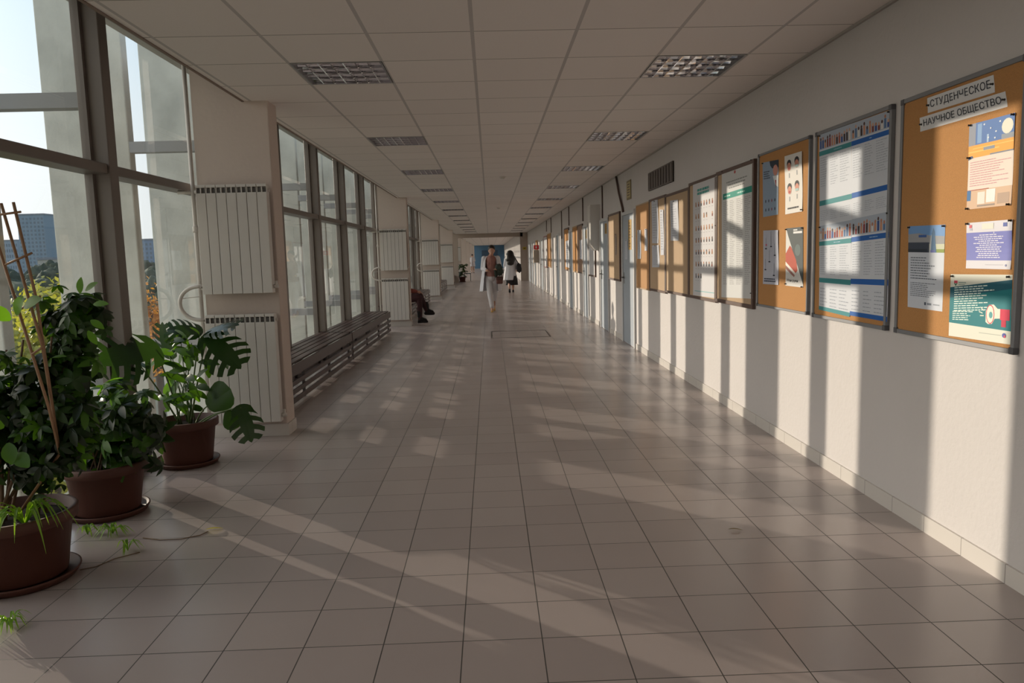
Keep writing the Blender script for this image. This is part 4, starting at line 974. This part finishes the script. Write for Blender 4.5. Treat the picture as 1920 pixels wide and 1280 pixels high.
# woman with long black hair walking away
w2 = thing('person', 'person with long black hair in a white coat and black skirt, walking away', 'person', (.80, 29.6, 0))
hd = Vector((.0, .02, 1.50)); J = dict(head=hd, neck=(.0, .0, 1.37), pelvis=(.0, 0, .90), shl=(.165, 0, 1.315), shr=(-.165, 0, 1.315), ell=(.24, .02, 1.06), elr=(-.22, .03, 1.05), wrl=(.25, .14, .88), wrr=(-.20, .15, .90),
         hpl=(.085, .0, .85), hpr=(-.085, .0, .85), knl=(.085, .10, .47), knr=(-.07, -.02, .46), anl=(.09, .15, .09), anr=(-.06, -.30, .14), pml=(-1, 0, 0), pmr=(1, 0, 0), ftl=(0, .12, 0), ftr=(0, .10, -.06))
body(w2, J, (0, 1, -.05))
coat(w2, [(1.38, 0, 0, .09, .07), (1.33, 0, 0, .20, .11), (1.2, 0, 0, .21, .145), (1.0, 0, 0, .205, .15), (.80, -.01, 0, .235, .18), (.60, -.02, 0, .255, .20), (.48, -.03, 0, .26, .21)], .30, M_white, face=1)
coat(w2, [(.95, 0, 0, .15, .12), (.80, .01, 0, .20, .155), (.55, .03, 0, .235, .19), (.28, .04, 0, .25, .20)], .02, M_cloth, 'skirt', 1)
for s in 'lr':
    mb = MB(); capsule(mb, J['sh'+s], .07, J['el'+s], .058, M_white); capsule(mb, J['el'+s], .058, Vector(J['wr'+s])*.8+Vector(J['el'+s])*.2, .046, M_white); skinned('sleeve', mb, w2, .010); shoe(w2, J['an'+s], (0, 1, 0 if s == 'l' else -.3), M_cloth)
mb = MB(); mb.ball((0, .0, 1.535), .135, M_hair, (1.0, .95, .9), 18, 12); capsule(mb, (0, -.05, 1.50), .15, (0, -.10, 1.32), .185, M_hair); capsule(mb, (.02, -.10, 1.32), .185, (.01, -.12, 1.20), .15, M_hair)
for a in (-.08, .09): capsule(mb, (a, -.1, 1.25), .08, (a, -.12, 1.12), .045, M_hair)
skinned('hair', mb, w2, .012)
w2b = thing('shoulder_bag', 'big black bag hanging at the right side of the person walking away', 'bag', (1.135, 29.52, .78))
mb = MB(); mb.ball((0, 0, .17), .17, M_cloth, (.62, .85, 1.05), 16, 12, .3, 2); mb.box((-.08, -.12, .02), (.10, .12, .2), M_cloth, .03); skinned('bag_body', mb, w2b, .012, 3)
MB().tube([(.0, .0, .30), (-.06, -.02, .42), (-.14, -.0, .56), (-.15, .06, .50), (-.05, .08, .30)], .018, M_cloth, 8).build('strap', w2b, True)

# person sitting behind the second pillar
w3 = thing('person', 'person in dark trousers and boots sitting on the bench behind the second pillar', 'person', (-1.97, 16.90, 0))
M_red = mat('brick red jumper', (.23, .06, .045), .85); M_dark = mat('dark wine trousers', (.05, .018, .022), .85)
hd = Vector((.02, 0, 1.16)); J = dict(head=hd, neck=(-.04, 0, 1.00), pelvis=(-.16, 0, .52), shl=(-.05, .17, .93), shr=(-.03, -.17, .93), ell=(.10, .20, .72), elr=(.14, -.19, .74), wrl=(.30, .10, .66), wrr=(.32, -.10, .70), hdl=(1, -.3, -.1), hdr=(1, .3, -.3),
         hpl=(-.12, .10, .51), hpr=(-.12, -.10, .51), knl=(.34, .12, .52), knr=(.36, -.08, .56), anl=(.40, .16, .10), anr=(.36, -.10, .095), pml=(0, 0, -1), pmr=(0, 0, -1), ftl=(.12, 0, 0), ftr=(.12, 0, 0))
J['knl'] = (.36, .06, .60); J['anl'] = (.50, .12, .26); J['ftl'] = (.12, 0, -.02)
body(w3, J, (1, 0, -.2))
mb = MB(); capsule(mb, (-.16, 0, .55), .14, (-.14, 0, .50), .12, M_dark)
for s in 'lr': capsule(mb, J['hp'+s], .095, J['kn'+s], .076, M_dark); capsule(mb, J['kn'+s], .074, Vector(J['an'+s])+Vector((0, 0, .0)), .054, M_dark)
skinned('trousers', mb, w3, .010)
mb = MB(); capsule(mb, (-.05, 0, .92), .13, (-.14, 0, .60), .14, M_red)
for s in 'lr': capsule(mb, (-.04, 0, .93), .09, J['sh'+s], .07, M_red); capsule(mb, J['sh'+s], .068, J['el'+s], .055, M_red); capsule(mb, J['el'+s], .055, Vector(J['wr'+s])*.85+Vector(J['el'+s])*.15, .042, M_red)
skinned('jumper', mb, w3, .010)
for s in 'lr': shoe(w3, J['an'+s], (1, 0, 0), M_cloth, 'boot', .14)
mb = MB(); mb.ball(hd+Vector((-.02, 0, .03)), .102, M_hair, (1, .94, 1.1), 18, 12); skinned('hair', mb, w3, .010)

# distant person in white
w4 = thing('person', 'tiny distant person in a white coat near the blue end wall', 'person', (-1.55, 66.5, 0))
hd = Vector((.0, 0, 1.52)); J = dict(head=hd, neck=(.0, 0, 1.38), pelvis=(0, 0, .90), shl=(-.17, 0, 1.33), shr=(.17, 0, 1.33), ell=(-.22, .02, 1.07), elr=(.22, .02, 1.07), wrl=(-.20, -.12, .90), wrr=(.16, -.2, 1.0),
         hpl=(-.08, 0, .86), hpr=(.08, 0, .86), knl=(-.08, -.05, .47), knr=(.09, .04, .47), anl=(-.08, -.06, .09), anr=(.10, .12, .10))
body(w4, J, (.2, -1, 0), voxel=.014)
coat(w4, [(1.39, 0, 0, .09, .07), (1.34, 0, 0, .21, .11), (1.1, 0, 0, .20, .15), (.9, 0, 0, .22, .17), (.55, 0, 0, .25, .2)], .05, M_white)
for s in 'lr':
    mb = MB(); capsule(mb, J['sh'+s], .07, J['el'+s], .058, M_white); capsule(mb, J['el'+s], .058, Vector(J['wr'+s])*.8+Vector(J['el'+s])*.2, .046, M_white); skinned('sleeve', mb, w4, .012); shoe(w4, J['an'+s], (0, -1, 0), M_cloth)
mb = MB(); mb.ball(hd+Vector((0, .02, .03)), .105, M_hair, (.95, 1, 1.05), 16, 10); skinned('hair', mb, w4, .012)

# ------------------------------------------------------------------ outside
GZ = -19.0
M_grass = mat('autumn ground', (.24, .23, .15), .95, var=.5, scale=.03)
struct(MB().box((-1500, -600, GZ-1), (-4.6, 2500, GZ), M_grass).build('trim_ground'))
M_can = mat('dark forest crown', (.035, .055, .03), .9, var=.5, scale=.4, bump=1, bscale=1.2)
M_can2 = mat('autumn crown', (.22, .19, .06), .9, var=.45, scale=.6)
M_trunk = mat('tree trunk', (.08, .06, .045), .9)
def tree(label, px, py_top, dist, r, col, seed, leaves=0, group=None):
    p = on_y(px, py_top, dist); rnd = random.Random(seed); top = p[2]; t = thing('tree', label, 'tree', (p[0], dist, GZ), 0, group); hgt = top-GZ
    MB().tube([(0, 0, 0), (.2, 0, hgt*.5), (0, 0, hgt-r)], [r*.09, r*.07, r*.03], M_trunk, 8).build('trunk', t, True)
    mb = MB(); cs = []
    for i in range(12):
        a = rnd.uniform(0, 6.28); q = rnd.uniform(0, .75)*r; z = hgt-r*1.25+rnd.uniform(-.9, .7)*r; rr = r*rnd.uniform(.4, .62)
        z = min(z, hgt-rr); cs.append((Vector((q*math.cos(a), q*math.sin(a), z)), rr))
    if leaves:
        for i in range(leaves):
            c, rr = rnd.choice(cs); u = Vector((rnd.gauss(0, 1), rnd.gauss(0, 1), rnd.gauss(0, 1))).normalized()
            add_leaf(mb, frame_mat(c+u*rr*rnd.uniform(.5, 1.05), (rnd.uniform(-1, 1), rnd.uniform(-1, 1), rnd.uniform(-1, .3)), u), .34, .22, col, 2, .1, .1)
        mb.build('crown', t)
    else:
        for k, (c, rr) in enumerate(cs): mb.ball(c, rr, col, (1, 1, .9), 16, 12, .7, seed+k)
        mb.build('crown', t, True)
M_aut = leaf_material('yellow green autumn leaf', '8f8f48', .35, .3, .6); M_aut2 = leaf_material('orange autumn leaf', 'a8743a', .3, .3, .6)
tree('yellow green tree seen through the first window just above the bush', 60, 532, 30, 3.4, M_aut, 5, 5200)
tree('pale green tree left of the yellow green one, at the frame edge', -40, 545, 39, 3.2, M_aut, 9, 4200)
tree('yellowing tree seen in the gap beside the first concrete fin', 105, 512, 42, 3.6, M_aut, 21, 4200)
tree('orange autumn tree seen in the narrow gap between the concrete fins', 277, 500, 60, 3.5, M_aut2, 33, 3200)
i = 0
for dist in (100, 128, 158, 190, 225, 262):
    rr_ = 5.6+(dist-100)*.01; step = 1400*2.5*rr_/dist; px = -150+(dist*7 % 60)
    while px < 320:
        i += 1; tree('dark green tree of the distant forest belt', px, 482+(918-px)*.0269-18+(262-dist)*.11+(i*5 % 9), dist, rr_, M_can, i+50, 0, 'distant forest trees'); px += step
def building(label, px_a, px_b, py_top, dist, depth, col, rows, cols, wcol=(.12, .16, .20)):
    a = on_y(px_a, py_top, dist); b_ = on_y(px_b, py_top, dist); t = thing('apartment_building', label, 'building', (a[0], dist, GZ)); w = b_[0]-a[0]; h = (a[2]+b_[2])/2-GZ
    MB().box((0, 0, 0), (w, depth, h), mat('facade %s' % label[:18], col, .8)).build('walls', t)
    MB().box((-.3, -.3, h), (w+.3, depth+.3, h+.9), mat('roof parapet', (.20, .22, .25), .8)).build('roof', t)
    m = mat('far window glass', wcol, .3); mb = MB()
    for i in range(rows):
        for j in range(cols):
            x = w*(j+.25)/cols; z = 2+(h-3)*(i+.15)/rows; mb.box((x, -.08, z), (x+w/cols*.5, -.01, z+(h-3)/rows*.55), m)
    mb.build('windows', t)
building('tall pale blue tower block above the trees behind the trellis', 31, 81, 403, 520, 26, (.20, .27, .33), 20, 7)  # distance haze is painted into the bluish facade colours of these far blocks
building('long low grey block left of the tower', -40, 32, 452, 620, 30, (.26, .32, .38), 9, 16)
building('low grey block just right of the tower', 82, 118, 455, 600, 30, (.27, .32, .37), 9, 6)
building('pale slab building half hidden by trees right of the tower', 70, 100, 487, 292, 12, (.40, .38, .33), 9, 5)
building('blue grey block seen in the narrow gap between the fins', 255, 300, 450, 480, 24, (.17, .24, .34), 12, 6)  # wall colour includes the blue of distance haze
